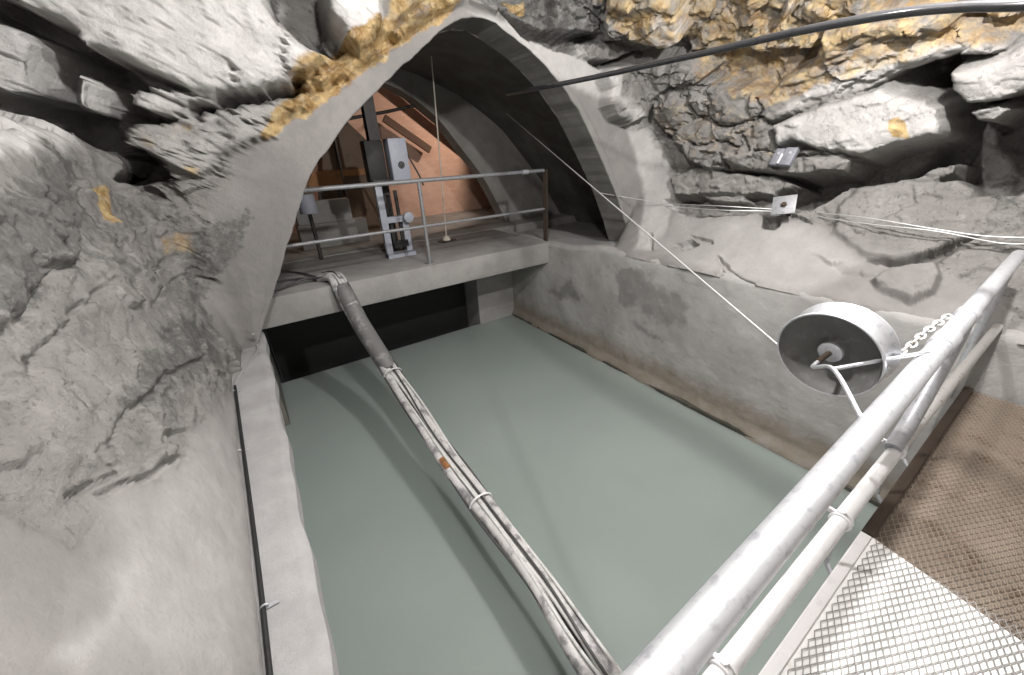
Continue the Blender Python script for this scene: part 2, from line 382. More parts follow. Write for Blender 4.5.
def section(i):
    P, A = PX[i], AX[i]
    q0 = np.array([P[0], Y0, P[1]]); q1 = np.array([P[0], SKEW(P[0]), P[1]]); q2 = np.array([A[0], SKEW(A[0]), A[1]])
    d = q2 - q1; L = np.linalg.norm(d); d = d / L; r = min(.45, .6 * L); e = .025
    ta = np.linspace(0, 1, 41)[:-1]; a = q0 + ta[:, None] * (np.array([P[0], -.4, P[1]]) - q0)
    s1 = q1 - np.array([0, r, 0]); tb = np.linspace(0, 1, 251)[:-1]; b = np.array([P[0], -.4, P[1]]); b = b + tb[:, None] * (s1 - b)
    tc = np.linspace(0, 1, 37)[:-1, None]; c = (1-tc)**2 * s1 + 2*tc*(1-tc) * q1 + tc**2 * (q1 + d * r)
    td = np.linspace(0, 1, 37)[:-1, None]; dd = (q1 + d * r) + td * ((q2 - d * e) - (q1 + d * r))
    te = np.linspace(0, 1, 7)[:-1, None]; ee = (1-te)**2 * (q2 - d * e) + 2*te*(1-te) * q2 + te**2 * (q2 + np.array([0, e, 0]))
    tf = np.linspace(0, 1, 23)[:, None]; ff = q2 + np.array([0, e, 0]) + tf * np.array([0, DEPTH - e, 0])
    return np.concatenate([a, b, c, dd, ee, ff])
BASE = np.stack([section(i) for i in range(NI)])
NJ = BASE.shape[1]; J_EDGE = 40 + 250 + 36 + 36 + 3
BASE[..., 2] += CAMZ
_s = np.linspace(0, SLEN, NI)[:, None]
BASE[..., 0] += np.where(BASE[..., 1] < 4.2, (np.interp(BASE[..., 1], [-2.6, 1.2, 3.95], [-.44, -.44, -.535]) + .46) * np.clip(1 - _s / .7, 0, 1), 0)
TT = np.concatenate([np.zeros((NI, 1)), np.cumsum(np.linalg.norm(np.diff(BASE, axis=1), axis=2), axis=1)], 1)
SS = np.repeat(np.linspace(0, SLEN, NI)[:, None], NJ, 1)
def normals(G):
    gi = np.gradient(G, axis=0); gj = np.gradient(G, axis=1); n = np.cross(gi, gj)
    return n / np.maximum(np.linalg.norm(n, axis=-1, keepdims=True), 1e-9)
NRM = normals(BASE)
ctr = np.array([2.1, 1.5, CAMZ])
if ((ctr - BASE[NI // 2, 120]) @ NRM[NI // 2, 120]) < 0: NRM = -NRM

_cache = {}
def locate(pts, h):
    """points of the photograph -> (s, t) on the shell raised by h"""
    key = round(h, 2)
    if key not in _cache:
        G = BASE + NRM * h; uv = proj(G); dep = (G - EYE) @ R[:, 2]
        ok = (dep > .05) & (((EYE - G) * NRM).sum(-1) > 0) & np.isfinite(uv[..., 0])
        uv = np.where(ok[..., None], uv, 1e6); _cache[key] = (uv, dep)
    uv, dep = _cache[key]; out = []
    for (u, v) in pts:
        d2 = (uv[..., 0] - u) ** 2 + (uv[..., 1] - v) ** 2
        m = d2 < max(30.0, d2.min() * 1.3)
        cost = np.where(m, d2 + dep * 4, 1e12)
        i, j = np.unravel_index(np.argmin(cost), cost.shape)
        out.append((SS[i, j], TT[i, j]))
    return np.array(out)
def sdist(poly, P):
    """signed distance (negative inside) of points P to polygon"""
    d = np.full(len(P), 1e9); inside = np.zeros(len(P), bool); n = len(poly)
    for k in range(n):
        a, b = poly[k], poly[(k + 1) % n]; ab = b - a; L2 = max((ab * ab).sum(), 1e-12)
        t = np.clip(((P - a) @ ab) / L2, 0, 1); q = P - (a + t[:, None] * ab)
        d = np.minimum(d, (q * q).sum(1))
        c = (a[1] > P[:, 1]) != (b[1] > P[:, 1])
        xi = a[0] + (P[:, 1] - a[1]) / (ab[1] if abs(ab[1]) > 1e-12 else 1e-12) * ab[0]
        inside ^= c & (P[:, 0] < xi)
    d = np.sqrt(d); return np.where(inside, -d, d)
FLAT = np.stack([SS, TT], -1)
WARP = np.stack([fbm(BASE * 5.0, 4, 31), fbm(BASE * 5.0, 4, 57)], -1)
FINE = np.stack([fbm(BASE * 16.0, 3, 91), fbm(BASE * 16.0, 3, 77)], -1)
def region(px, h=0.0, pad=.3, warp=.03):
    poly = locate(px, h)
    lo, hi = poly.min(0) - pad, poly.max(0) + pad
    m = (SS > lo[0]) & (SS < hi[0]) & (TT > lo[1]) & (TT < hi[1])
    P = FLAT[m] + WARP[m] * warp + FINE[m] * warp * .35
    return m, sdist(poly, P), poly
ATT = {k: np.zeros((NI, NJ)) for k in ('ochre', 'smooth', 'dark', 'pale')}
def mask(name, px, val=1.0, soft=.1, warp=.05, h=0.0):
    m, d, _ = region(px, h, soft + .2, warp); k = 1 - sstep(d, -soft, soft)
    ATT[name][m] = ATT[name][m] * (1 - k) + val * k
def mask_all(name, val): ATT[name][:] = val

# ---- what is smooth sprayed concrete and what is broken rock
mask_all('smooth', 0.25)
mask('smooth', [(-60, 470), (60, 520), (120, 470), (180, 435), (232, 385), (300, 700), (-60, 760)], 1.0, .08, .12)
mask('smooth', [(205, 200), (232, 172), (262, 148), (300, 118), (330, 90), (380, 58), (440, 18), (470, 6), (470, 13), (440, 33), (380, 90), (345, 127), (313, 172), (300, 207), (285, 257), (275, 292), (260, 345), (214, 350), (222, 280)], 1.0, .04, .06)
mask('smooth', [(470, 14), (510, 22), (550, 42), (590, 66), (612, 74), (610, 100), (640, 130), (662, 150), (672, 200), (680, 215), (780, 215), (900, 250), (1000, 300), (1000, 420), (800, 380), (560, 300), (560, 200), (480, 60)], 1.0, .04, .05)
ATT['smooth'] = np.maximum(ATT['smooth'], 1 - sstep(TT[:, J_EDGE:J_EDGE + 1] - TT, .10, .22))
mask('smooth', [(-60, 130), (60, 140), (140, 190), (200, 240), (214, 350), (180, 430), (60, 500), (-60, 470)], .45, .1, .1)

rock = 1 - ATT['smooth']
edge_fall = np.clip((J_EDGE - np.arange(NJ)) / 22.0, 0, 1)[None, :] * np.ones((NI, 1))
cl, ce = cells(BASE * np.array([2.3, 2.3, 3.2]), 5)
cs, _ = cells(BASE * np.array([6.0, 6.0, 9.0]), 15)
n_lo, n_mid, n_hi = fbm(BASE * .9, 3, 2), fbm(BASE * 3.2, 4, 3), fbm(BASE * 11, 4, 4)
n_bed = fbm(BASE @ np.array([[1, 0, .35], [0, 1, .2], [-.3, -.2, 1]]) * np.array([2.2, 2.2, 13]), 3, 6)
H = (.07 * n_lo * edge_fall + rock * (.055 * cl + .022 * cs + .035 * n_mid + .02 * n_hi) + (1 - rock) * (.012 * n_mid + .004 * n_hi) * (.3 + .7 * edge_fall)) 
left_zone = (BASE[..., 0] < .3) & (TT < TT[:, J_EDGE:J_EDGE + 1] - .1)
H += np.where(left_zone, rock * .012 * n_bed, 0)

def slab(px, h, e=.03, keep=.35, facet=.02, rough=.01, tilt=(0, 0), warp=.035, bed=0.0):
    """a block of rock standing h proud of the wall (or, h < 0, a hollow), with broken edges"""
    m, d, poly = region(px, max(h, 0.0), .3 + e, warp)
    k = 1 - sstep(d, -e * .5, e * .5)
    c = poly.mean(0)
    t = h + (FLAT[m][:, 0] - c[0]) * tilt[0] + (FLAT[m][:, 1] - c[1]) * tilt[1]
    rounded = -.22 * abs(h) * np.exp(np.minimum(d, 0) / .035) if h > 0 else 0
    t = t + rounded + keep * (n_mid[m] * .05 + n_lo[m] * .05) + facet * cs[m] * 1.0 + facet * cl[m] + rough * n_hi[m] + bed * n_bed[m]
    H[m] = H[m] * (1 - k) + t * k
def crack(px, wid=.02, depth=.05, h=0.0, warp=.04):
    poly = locate(px, h); lo, hi = poly.min(0) - .2, poly.max(0) + .2
    m = (SS > lo[0]) & (SS < hi[0]) & (TT > lo[1]) & (TT < hi[1])
    P = FLAT[m] + WARP[m] * warp + FINE[m] * warp * .4; d = np.full(len(P), 1e9)
    for a, b in zip(poly[:-1], poly[1:]):
        ab = b - a; t = np.clip(((P - a) @ ab) / max((ab * ab).sum(), 1e-12), 0, 1); q = P - (a + t[:, None] * ab); d = np.minimum(d, np.sqrt((q * q).sum(1)))
    ww = wid * (.6 + .8 * np.clip(n_mid[m] + .5, 0, 1))
    H[m] -= depth * (1 - sstep(d, ww * .3, ww))

exec_features = True
# ---------------- left: hollows first, then the blocks standing over them
slab([(-40, -10), (35, 8), (72, 26), (96, 48), (140, 68), (200, 84), (262, 84), (298, 78), (302, 92), (215, 112), (165, 126), (118, 130), (60, 135), (40, 125), (-40, 118)], -.8, .05, .5, .03, .02)
slab([(42, 30), (70, 30), (98, 60), (150, 95), (132, 128), (118, 150), (62, 140), (38, 125), (44, 70)], -1.3, .05, .4, .03, .02)
slab([(86, 92), (120, 82), (150, 100), (130, 118), (128, 146), (90, 140)], -.8, .04, .4, .03, .02)
# rock under the big slab, ochre towards the arch
slab([(118, 128), (165, 124), (215, 110), (262, 98), (300, 90), (330, 75), (380, 42), (440, -2), (462, 0), (432, 20), (382, 54), (332, 86), (302, 106), (272, 136), (250, 142), (216, 165), (196, 178), (165, 160), (140, 148), (118, 148)], .12, .04, .4, .03, .02)
slab([(300, 88), (340, 68), (390, 36), (440, -4), (466, -2), (430, 20), (380, 52), (330, 80)], .12, .05, .4, .06, .03)
slab([(296, 94), (318, 85), (346, 78), (352, 84), (320, 95)], -.10, .03, .3, .03, .02)
slab([(370, 50), (390, 37), (400, 42), (386, 55)], -.12, .03, .3, .03, .02)
slab([(117, 147), (140, 147), (158, 160), (172, 177), (150, 186), (118, 182)], -.65, .03, .3, .02, .02)
slab([(118, 184), (150, 184), (165, 178), (185, 182), (190, 195), (160, 203), (128, 200)], .03, .04, .4, .04, .02)
slab([(145, 186), (162, 190), (168, 200), (158, 202), (143, 192)], -.10, .02, .3, .02, .01)
# blocks
slab([(71, 66), (98, 86), (94, 104), (91, 114), (70, 108)], .22, .03, .3, .02, .01)
slab([(-60, 10), (4, 19), (30, 31), (43, 48), (43, 80), (36, 94), (20, 95), (-60, 92)], .12, .05, .4, .02, .01, (0, .05))
slab([(128, 94), (150, 85), (172, 92), (200, 103), (188, 114), (166, 120), (146, 114), (131, 106)], .16, .04, .4, .03, .02)
slab([(160, 84), (196, 92), (228, 94), (222, 100), (200, 103), (172, 94)], .18, .03, .3, .02, .02)
slab([(8, -40), (10, 0), (34, 9), (50, 16), (72, 30), (82, 44), (100, 47), (118, 60), (138, 64), (158, 74), (186, 86), (210, 92), (232, 88), (258, 86), (290, 83), (298, 74), (320, 66), (328, 58), (300, 38), (278, 22), (262, 0), (258, -40)], .34, .03, .5, .02, .02, (0, -.06))
slab([(262, -40), (264, 0), (280, 22), (302, 39), (330, 56), (354, 48), (342, 30), (326, 4), (322, -40)], -.7, .04, .3, .02, .01)
slab([(318, 26), (334, 22), (352, 46), (334, 52)], -.42, .03, .3, .01, .01)
slab([(324, -40), (325, 4), (343, 22), (345, 31), (358, 47), (372, 38), (384, 22), (382, -40)], .36, .04, .5, .02, .015)
slab([(384, -40), (384, 24), (402, 18), (424, -2), (430, -40)], -.05, .04, .4, .03, .02)
slab([(404, 14), (416, 4), (440, -10), (448, -2), (424, 18), (410, 24)], .20, .03, .4, .05, .03)
for c_ in ([(160, 78), (186, 91), (215, 98)], [(236, 70), (234, 90)], [(283, 30), (285, 55), (290, 80)], [(140, 88), (160, 95), (190, 108)]):
    crack(c_, .02, .09, .3)
for c_ in ([(217, 112), (220, 135), (222, 158)], [(245, 120), (262, 122), (268, 112)], [(232, 112), (226, 140)], [(200, 120), (192, 150)]):
    crack(c_, .025, .08, .05)
crack([(8, 92), (15, 105), (20, 114)], .02, .05, .1)
# left wall cracks and ledges
for c_ in ([(62, 262), (35, 290), (12, 322)], [(110, 282), (80, 312), (45, 345), (25, 365)], [(200, 355), (140, 402), (118, 432)], [(100, 270), (120, 255), (150, 250)],
           [(150, 306), (175, 285), (190, 275)], [(160, 250), (163, 262), (156, 272)], [(56, 385), (72, 400), (90, 415)], [(118, 432), (100, 455), (120, 470), (80, 490)], [(185, 445), (150, 470), (110, 490)]):
    crack(c_, .016, .035)
slab([(-60, 200), (30, 195), (90, 215), (85, 250), (55, 265), (30, 290), (10, 320), (-60, 340)], .05, .06, .6, .025, .02, warp=.08)
slab([(125, 205), (175, 200), (210, 215), (205, 260), (160, 262), (120, 285), (95, 268), (105, 235)], .035, .07, .6, .02, .02, warp=.06)

# ---------------- right wall
# deep shadowed bedding gap first
slab([(690, 178), (720, 172), (800, 176), (850, 166), (900, 150), (935, 128), (925, 92), (905, 72), (940, 58), (1000, 60), (1100, 40), (1120, 190), (1010, 200), (975, 196), (962, 178), (900, 180), (850, 186), (800, 210), (700, 214), (668, 206)], -.55, .08, .4, .04, .02)
slab([(930, 70), (950, 100), (975, 122), (1100, 110), (1120, 175), (1020, 180), (985, 192), (960, 176), (900, 172), (925, 150), (945, 130)], -1.0, .10, .4, .04, .02)
slab([(500, 12), (545, 32), (585, 30), (605, 50), (650, 56), (650, 66), (600, 68), (560, 48), (520, 34)], -.34, .04, .4, .03, .02)
# upper ochre ledge of thin beds
slab([(680, -60), (1100, -60), (1100, 0), (1010, 14), (935, 10), (880, 22), (822, 34), (812, 48), (760, 52), (690, 52), (676, 30)], .10, .06, .5, .05, .03)
slab([(777, 24), (783, 6), (791, 4), (785, 24)], .26, .02, .2, .01, .01)
slab([(690, 54), (760, 48), (815, 44), (812, 66), (770, 88), (720, 90), (698, 80)], -.08, .05, .4, .03, .02)
slab([(745, 112), (762, 98), (772, 84), (815, 64), (822, 46), (862, 28), (902, 16), (936, 14), (962, 30), (1012, 44), (1004, 54), (960, 58), (934, 64), (898, 76), (850, 98), (768, 124)], .24, .05, .4, .03, .02, (0, .0), bed=.05)
slab([(818, 42), (862, 26), (902, 14), (936, 14), (950, 28), (930, 38), (880, 40), (850, 52), (822, 62)], .32, .04, .4, .03, .02)
slab([(608, -40), (608, 5), (646, 4), (672, 8), (682, 42), (668, 50), (650, 54), (628, 46), (612, 44), (606, 24)], .34, .05, .5, .04, .02)
slab([(560, -30), (606, -10), (606, 20), (600, 34), (562, 30), (548, 16)], .12, .05, .5, .05, .03)
slab([(452, -60), (560, -60), (552, 18), (520, 14), (492, -2), (456, -2)], -.12, .05, .6, .06, .03)
slab([(556, 28), (598, 26), (604, 34), (570, 34)], .10, .03, .4, .04, .02)
slab([(575, 44), (604, 40), (640, 52), (610, 62), (580, 58)], .05, .03, .4, .04, .02)
# grey lobe over the sprayed concrete
slab([(608, 76), (640, 66), (690, 64), (704, 78), (690, 92), (668, 92), (654, 104), (648, 118), (636, 123), (620, 116), (612, 104), (616, 90)], .26, .04, .5, .04, .02)
# flaky cluster
slab([(652, 102), (668, 88), (692, 82), (722, 88), (748, 112), (768, 124), (776, 150), (812, 150), (852, 158), (842, 172), (800, 174), (775, 176), (742, 170), (708, 171), (690, 164), (682, 148), (664, 134), (652, 120)], .20, .04, .5, .06, .025)
slab([(705, 95), (738, 90), (768, 102), (760, 118), (735, 124), (712, 122)], .27, .03, .3, .03, .015)
slab([(656, 108), (668, 92), (680, 104), (684, 122), (668, 128)], .27, .03, .3, .03, .015)
slab([(686, 92), (700, 96), (704, 112), (694, 118), (684, 104)], .26, .02, .3, .03, .015)
slab([(668, 130), (700, 122), (730, 128), (735, 140), (700, 146), (676, 142)], .26, .03, .4, .03, .015)
for c_ in ([(684, 96), (690, 112), (698, 120)], [(706, 100), (706, 118), (722, 126), (750, 122)], [(755, 100), (762, 112), (756, 122)], [(766, 126), (772, 138), (776, 150)], [(690, 146), (720, 142), (735, 150)], [(716, 155), (724, 168)], [(740, 135), (748, 150)], [(752, 150), (790, 156), (850, 158)], [(660, 128), (676, 132)]):
    crack(c_, .018, .09, .22)
# big pale slab in the middle
slab([(766, 126), (800, 112), (846, 98), (880, 86), (892, 96), (910, 94), (930, 99), (943, 114), (944, 128), (938, 136), (914, 141), (888, 148), (860, 157), (838, 154), (812, 150), (790, 140), (774, 146)], .34, .04, .4, .012, .008, (0, 0))
slab([(800, 160), (842, 155), (852, 162), (842, 172), (800, 173)], .22, .03, .3, .03, .01)
# far right block and the wedge under it
slab([(944, 74), (962, 68), (1000, 56), (1024, 46), (1100, 20), (1110, 106), (1024, 96), (992, 104), (966, 106), (950, 94), (945, 84)], .40, .04, .4, .015, .01)
slab([(966, 110), (996, 104), (1008, 112), (992, 122), (974, 122)], .30, .03, .3, .02, .01)
slab([(905, 180), (930, 166), (962, 160), (954, 174), (930, 182)], -.06, .03, .4, .03, .02)
# lower beds
slab([(668, 178), (692, 166), (720, 172), (770, 176), (800, 184), (770, 196), (735, 194), (700, 196), (672, 194)], .10, .04, .5, .03, .02, bed=.03)
slab([(664, 200), (700, 198), (760, 197), (800, 205), (790, 214), (740, 214), (690, 214), (668, 210)], -.16, .04, .4, .02, .01)
slab([(700, 196), (745, 196), (752, 202), (715, 203)], .02, .02, .3, .02, .01)
slab([(860, 186), (900, 180), (962, 178), (974, 192), (974, 236), (955, 246), (900, 258), (860, 252), (835, 232), (838, 206)], .07, .07, .6, .012, .008)
slab([(976, 196), (1040, 186), (1100, 190), (1100, 250), (1010, 262), (978, 240)], .04, .06, .6, .03, .02)
slab([(866, 262), (905, 262), (958, 246), (985, 236), (960, 250), (938, 262), (900, 268)], -.10, .04, .4, .02, .01)
slab([(872, 276), (890, 266), (940, 258), (944, 272), (936, 290), (914, 296), (880, 284)], .12, .03, .4, .015, .01)
slab([(812, 252), (850, 258), (874, 264), (880, 276), (840, 270)], .05, .04, .4, .02, .01)
for c_ in ([(690, 238), (712, 245)], [(718, 260), (735, 280), (752, 290)], [(652, 250), (650, 235)], [(720, 285), (730, 292)], [(760, 215), (766, 224)]):
    crack(c_, .03, .05)
slab([(722, 274), (738, 280), (752, 292), (735, 288)], -.08, .02, .3, .02, .01)
slab([(676, 246), (690, 242), (700, 248), (684, 252)], -.06, .02, .3, .02, .01)
slab([(762, 218), (778, 220), (776, 230), (764, 228)], -.12, .03, .3, .02, .01)

# ---------------- rock colours, with some lamp light and shade painted in
mask('pale', [(-60, -60), (260, -60), (275, 25), (325, 60), (295, 85), (230, 100), (180, 120), (130, 110), (100, 135), (-60, 122)], .9, .06, .08, .2)  # left slabs coloured paler to stand in for stronger lamp light
mask('pale', [(322, -40), (390, -40), (386, 22), (358, 50), (338, 28)], 1.0, .04, .04, .3)
mask('pale', [(470, 14), (510, 22), (560, 42), (612, 74), (610, 100), (662, 150), (672, 200), (660, 250), (634, 252), (560, 80)], .5, .04, .04)
mask('pale', [(766, 126), (880, 86), (945, 110), (940, 136), (860, 157), (775, 148)], .5, .05, .04, .3)
mask('pale', [(944, 74), (1100, 20), (1110, 110), (990, 124), (950, 94)], .25, .05, .04, .3)
mask('pale', [(690, 214), (800, 226), (860, 262), (800, 300), (700, 280), (650, 250), (672, 215)], .25, .1, .06)
mask('pale', [(150, 480), (232, 400), (262, 520), (275, 700), (60, 700), (60, 620)], .3, .15, .1)
mask('pale', [(35, 665), (70, 640), (125, 575), (138, 565), (128, 590), (85, 650), (60, 680)], .45, .04, .03)
mask('ochre', [(258, 141), (275, 139), (304, 116), (340, 92), (390, 58), (450, 14), (470, -10), (420, -10), (380, 22), (335, 46), (300, 66), (284, 90), (275, 112)], .95, .05, .05, .08)
mask('ochre', [(300, 62), (330, 48), (345, 62), (320, 82), (298, 88)], .7, .06, .06, .2)
mask('ochre', [(388, -20), (446, -20), (430, 20), (392, 44)], .6, .06, .06, .1)
mask('ochre', [(560, -60), (690, -60), (690, 50), (655, 56), (628, 46), (612, 20), (560, 0)], .52, .06, .06, .3)
mask('ochre', [(680, -60), (1100, -60), (1100, 0), (1010, 44), (940, 50), (820, 90), (760, 110), (700, 84), (680, 40)], .50, .08, .08, .2)
mask('pale', [(648, 10), (684, 20), (680, 48), (640, 50)], .5, .05, .05, .3)
mask('pale', [(850, 60), (930, 44), (1000, 48), (920, 66), (850, 90), (780, 112)], .5, .04, .05, .25)
mask('ochre', [(652, 104), (720, 92), (770, 126), (776, 160), (690, 160), (654, 126)], .34, .06, .06, .22)
mask('ochre', [(888, 120), (900, 116), (908, 124), (910, 138), (892, 138), (886, 130)], .8, .03, .02, .32)
mask('ochre', [(88, 190), (106, 188), (116, 225), (108, 226), (100, 205)], .8, .03, .03)
mask('ochre', [(155, 236), (195, 230), (200, 258), (160, 258)], .5, .06, .05)
mask('ochre', [(120, 145), (200, 118), (215, 135), (150, 150)], .35, .06, .05, .05)
mask('ochre', [(180, 165), (205, 160), (200, 178), (182, 176)], .5, .04, .04, .05)
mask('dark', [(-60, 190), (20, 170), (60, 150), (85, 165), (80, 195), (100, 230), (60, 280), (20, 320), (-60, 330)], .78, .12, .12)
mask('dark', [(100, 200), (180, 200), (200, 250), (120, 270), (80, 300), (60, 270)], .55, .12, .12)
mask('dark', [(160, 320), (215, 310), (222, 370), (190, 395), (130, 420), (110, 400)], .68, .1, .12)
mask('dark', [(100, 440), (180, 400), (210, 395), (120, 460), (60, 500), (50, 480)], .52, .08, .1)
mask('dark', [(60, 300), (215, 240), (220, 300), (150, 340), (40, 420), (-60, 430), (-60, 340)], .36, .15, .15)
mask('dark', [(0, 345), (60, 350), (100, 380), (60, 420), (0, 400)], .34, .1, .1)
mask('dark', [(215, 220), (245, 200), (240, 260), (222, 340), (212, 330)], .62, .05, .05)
mask('pale', [(774, 26), (782, 4), (794, 2), (788, 26)], 1.0, .02, .01, .22)
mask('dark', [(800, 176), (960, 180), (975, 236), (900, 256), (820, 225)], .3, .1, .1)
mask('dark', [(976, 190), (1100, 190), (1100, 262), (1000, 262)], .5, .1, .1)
mask('dark', [(452, -60), (606, -60), (606, 48), (560, 44), (512, 18), (456, 2)], .62, .05, .06)  # shadow above the arch crown painted into the rock
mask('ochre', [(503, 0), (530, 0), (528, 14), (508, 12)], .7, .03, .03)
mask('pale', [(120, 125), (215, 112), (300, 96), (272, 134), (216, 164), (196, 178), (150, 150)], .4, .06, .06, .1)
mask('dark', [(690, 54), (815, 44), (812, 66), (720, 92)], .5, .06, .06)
mask('dark', [(690, -60), (1100, -60), (1100, 10), (1010, 16), (930, 12), (860, 26), (812, 46), (700, 52)], .58, .08, .1, .1)  # upper right darkened in colour to offset the near lamp

ATT['pale'][:, J_EDGE + 1:] = 0; ATT['ochre'][:, J_EDGE - 3:] = 0
H *= .15 + .85 * sstep(SS, .02, .30)
H *= np.where(np.arange(NJ)[None, :] > J_EDGE - 8, .25, 1.0)
ROCK = BASE + NRM * H[..., None]
n_edge = fbm(BASE * 7, 3, 44)
for j in range(J_EDGE - 8, NJ):                      # the trowelled arris wanders a little
    ROCK[:, j] += NRM[:, NJ - 4] * (.014 * n_edge[:, J_EDGE])[:, None]
RN = normals(ROCK); RN *= np.sign((RN * NRM).sum(-1, keepdims=True) + 1e-9)

def shell_object(name, i0, i1, j0, j1, mat='rock', flip=None):
    G = ROCK[i0:i1, j0:j1]; ni, nj = G.shape[:2]
    idx = np.arange(ni * nj).reshape(ni, nj)
    F = np.stack([idx[:-1, :-1], idx[1:, :-1], idx[1:, 1:], idx[:-1, 1:]], -1).reshape(-1, 4)
    a, b, c = G[0, 0], G[1, 0], G[0, 1]
    if np.dot(np.cross(G[ni//2+1, nj//2] - G[ni//2, nj//2], G[ni//2, nj//2+1] - G[ni//2, nj//2]), NRM[i0 + ni//2, j0 + nj//2]) < 0: F = F[:, ::-1]
    me = bpy.data.meshes.new(name); V = G.reshape(-1, 3)
    me.vertices.add(len(V)); me.vertices.foreach_set('co', V.ravel())
    me.loops.add(F.size); me.loops.foreach_set('vertex_index', F.ravel())
    me.polygons.add(len(F)); me.polygons.foreach_set('loop_start', np.arange(0, F.size, 4)); me.polygons.foreach_set('loop_total', np.full(len(F), 4))
    me.update(); me.validate()
    me.polygons.foreach_set('use_smooth', np.ones(len(F), bool))
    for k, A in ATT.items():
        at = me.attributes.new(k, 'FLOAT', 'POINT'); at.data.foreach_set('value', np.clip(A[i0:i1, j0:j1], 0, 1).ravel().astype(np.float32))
    me.normals_split_custom_set_from_vertices(RN[i0:i1, j0:j1].reshape(-1, 3))
    me.materials.append(MATS[mat]); o = bpy.data.objects.new(name, me); COL.objects.link(o)
    o['kind'] = 'structure'; return o
ia = int(NI * .27); ib = int(NI * .62); JA = J_EDGE + 1
shell_object('wall_left', 0, ia + 1, 0, JA + 1)
shell_object('ceiling', ia, ib + 1, 0, JA + 1)
shell_object('wall_right', ib, NI, 0, JA + 1)
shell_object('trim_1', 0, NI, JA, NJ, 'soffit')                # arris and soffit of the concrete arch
_i = np.arange(0, NI, 2); _j = np.arange(0, NJ, 2); _G = ROCK[_i][:, _j]; _n, _m = _G.shape[:2]
_id = np.arange(_n * _m).reshape(_n, _m)
BVH = BVHTree.FromPolygons([Vector(v) for v in _G.reshape(-1, 3)], np.stack([_id[:-1, :-1], _id[1:, :-1], _id[1:, 1:], _id[:-1, 1:]], -1).reshape(-1, 4).tolist())
def hit(u, v, off=0.0):
    """the spot on the rock seen at this place of the photograph, off metres out of the rock, and the rock's normal"""
    d = Vector(ray(u, v)).normalized(); loc, n, i, dist = BVH.ray_cast(Vector(EYE), d)
    if loc is None: return None, None
    if n.dot(d) > 0: n = -n
    return np.array(loc + n * off), n

# ================================================================== SETTING: water, channel, curb, bridge deck, gallery, chamber
def struct(o): o['kind'] = 'structure'; return o
XL, XR, YB = -.22, 4.28, 5.29
XF = 6.496                                              # wall under the bridge
struct(MB().box((1.93, 1.95, -.5), (5.0, 9.2, 1.0)).build('floor_water', 'water', smooth=False))
# channel wall on the right: vertical plaster, rounded top, small wet line at the water
def channel_wall():
    ny, prof = 420, []
    ys = np.linspace(-2.6, XF, ny)
    zz = np.r_[np.linspace(-3.6, -1.42, 120)]
    prof = [(XR, z) for z in zz] + [(XR + .1 * (1 - math.cos(a)), -1.42 + .1 * math.sin(a)) for a in np.linspace(.15, math.pi / 2, 8)] + [(XR + x, -1.32 - .04 * x) for x in np.linspace(.12, .95, 24)]
    prof = np.array(prof); G = np.zeros((ny, len(prof), 3))
    G[..., 0] = prof[None, :, 0]; G[..., 1] = ys[:, None]; G[..., 2] = prof[None, :, 1] + CAMZ
    # top sinks to the gallery floor behind the arch
    top = np.clip((prof[None, :, 1] + 1.5) / .12, 0, 1); drop = sstep(ys, 3.9, 5.0)[:, None] * .11
    G[..., 2] -= top * drop
    n = .02 * fbm(G * 1.3, 4, 8) + .006 * fbm(G * 6, 4, 9)
    foot = sstep(-(G[..., 2]), -.18, .0)
    G[..., 0] += n * 1.4 - .05 * foot * (1 + fbm(G * 3, 3, 12)) 
    G[..., 2] += np.where(prof[None, :, 0] > XR + .05, n * .7, 0)
    idx = np.arange(ny * len(prof)).reshape(ny, -1)
    F = np.stack([idx[:-1, :-1], idx[:-1, 1:], idx[1:, 1:], idx[1:, :-1]], -1).reshape(-1, 4)
    me = bpy.data.meshes.new('wall_channel'); me.from_pydata(G.reshape(-1, 3).tolist(), [], F.tolist()); me.update()
    me.polygons.foreach_set('use_smooth', np.ones(len(F), bool))
    och = sstep(-G[..., 2], -.75, -.2) * .75
    uv = proj(G.reshape(-1, 3))
    W = G.reshape(-1, 3)[:, 1:] + np.stack([fbm(G.reshape(-1, 3) * 4, 4, 61), fbm(G.reshape(-1, 3) * 4, 4, 62)], -1) * .12
    drk = np.zeros(len(W))
    for poly in ([(612, 262), (640, 266), (668, 285), (690, 300), (690, 330), (668, 330), (640, 312), (618, 305)], [(628, 322), (650, 326), (664, 342), (640, 336)], [(545, 290), (575, 280), (585, 300), (560, 302)]):
        P = np.array([at_x(u, v, XR)[1:] for u, v in poly]); d = sdist(P, W); drk = np.maximum(drk, .8 * (1 - sstep(d, -.14, .12)))
    for nm, A in (('ochre', och.ravel()), ('dark', drk)):
        at = me.attributes.new(nm, 'FLOAT', 'POINT'); at.data.foreach_set('value', A.astype(np.float32))
    me.materials.append(MATS['channel']); o = bpy.data.objects.new('wall_channel', me); COL.objects.link(o); return struct(o)
channel_wall()
wl = MB(); ys = np.linspace(-2.5, XF, 200); wob = fbm(np.stack([ys * 2.5, ys * 0, ys * 0], -1), 4, 70)
vs = []; 
for y, k in zip(ys, wob):
    vs += [(XR + .05, y, -.2), (XR - .055 - .02 * k, y, -.2), (XR - .055 - .03 * k, y, .035 + .02 * k), (XR + .05, y, .05 + .03 * k)]
fs = []
for i in range(len(ys) - 1):
    for k in range(3): fs.append((4 * i + k, 4 * i + 4 + k, 4 * i + 5 + k, 4 * i + 1 + k))
struct(wl.add(vs, fs).build('trim_2', 'waterline'))     # wet algae line where the wall meets the water
struct(MB().box((3.92, XF + .4, .55), (.98, .8, 1.7), bevel=.01).build('wall_pier', 'channel', smooth=False))
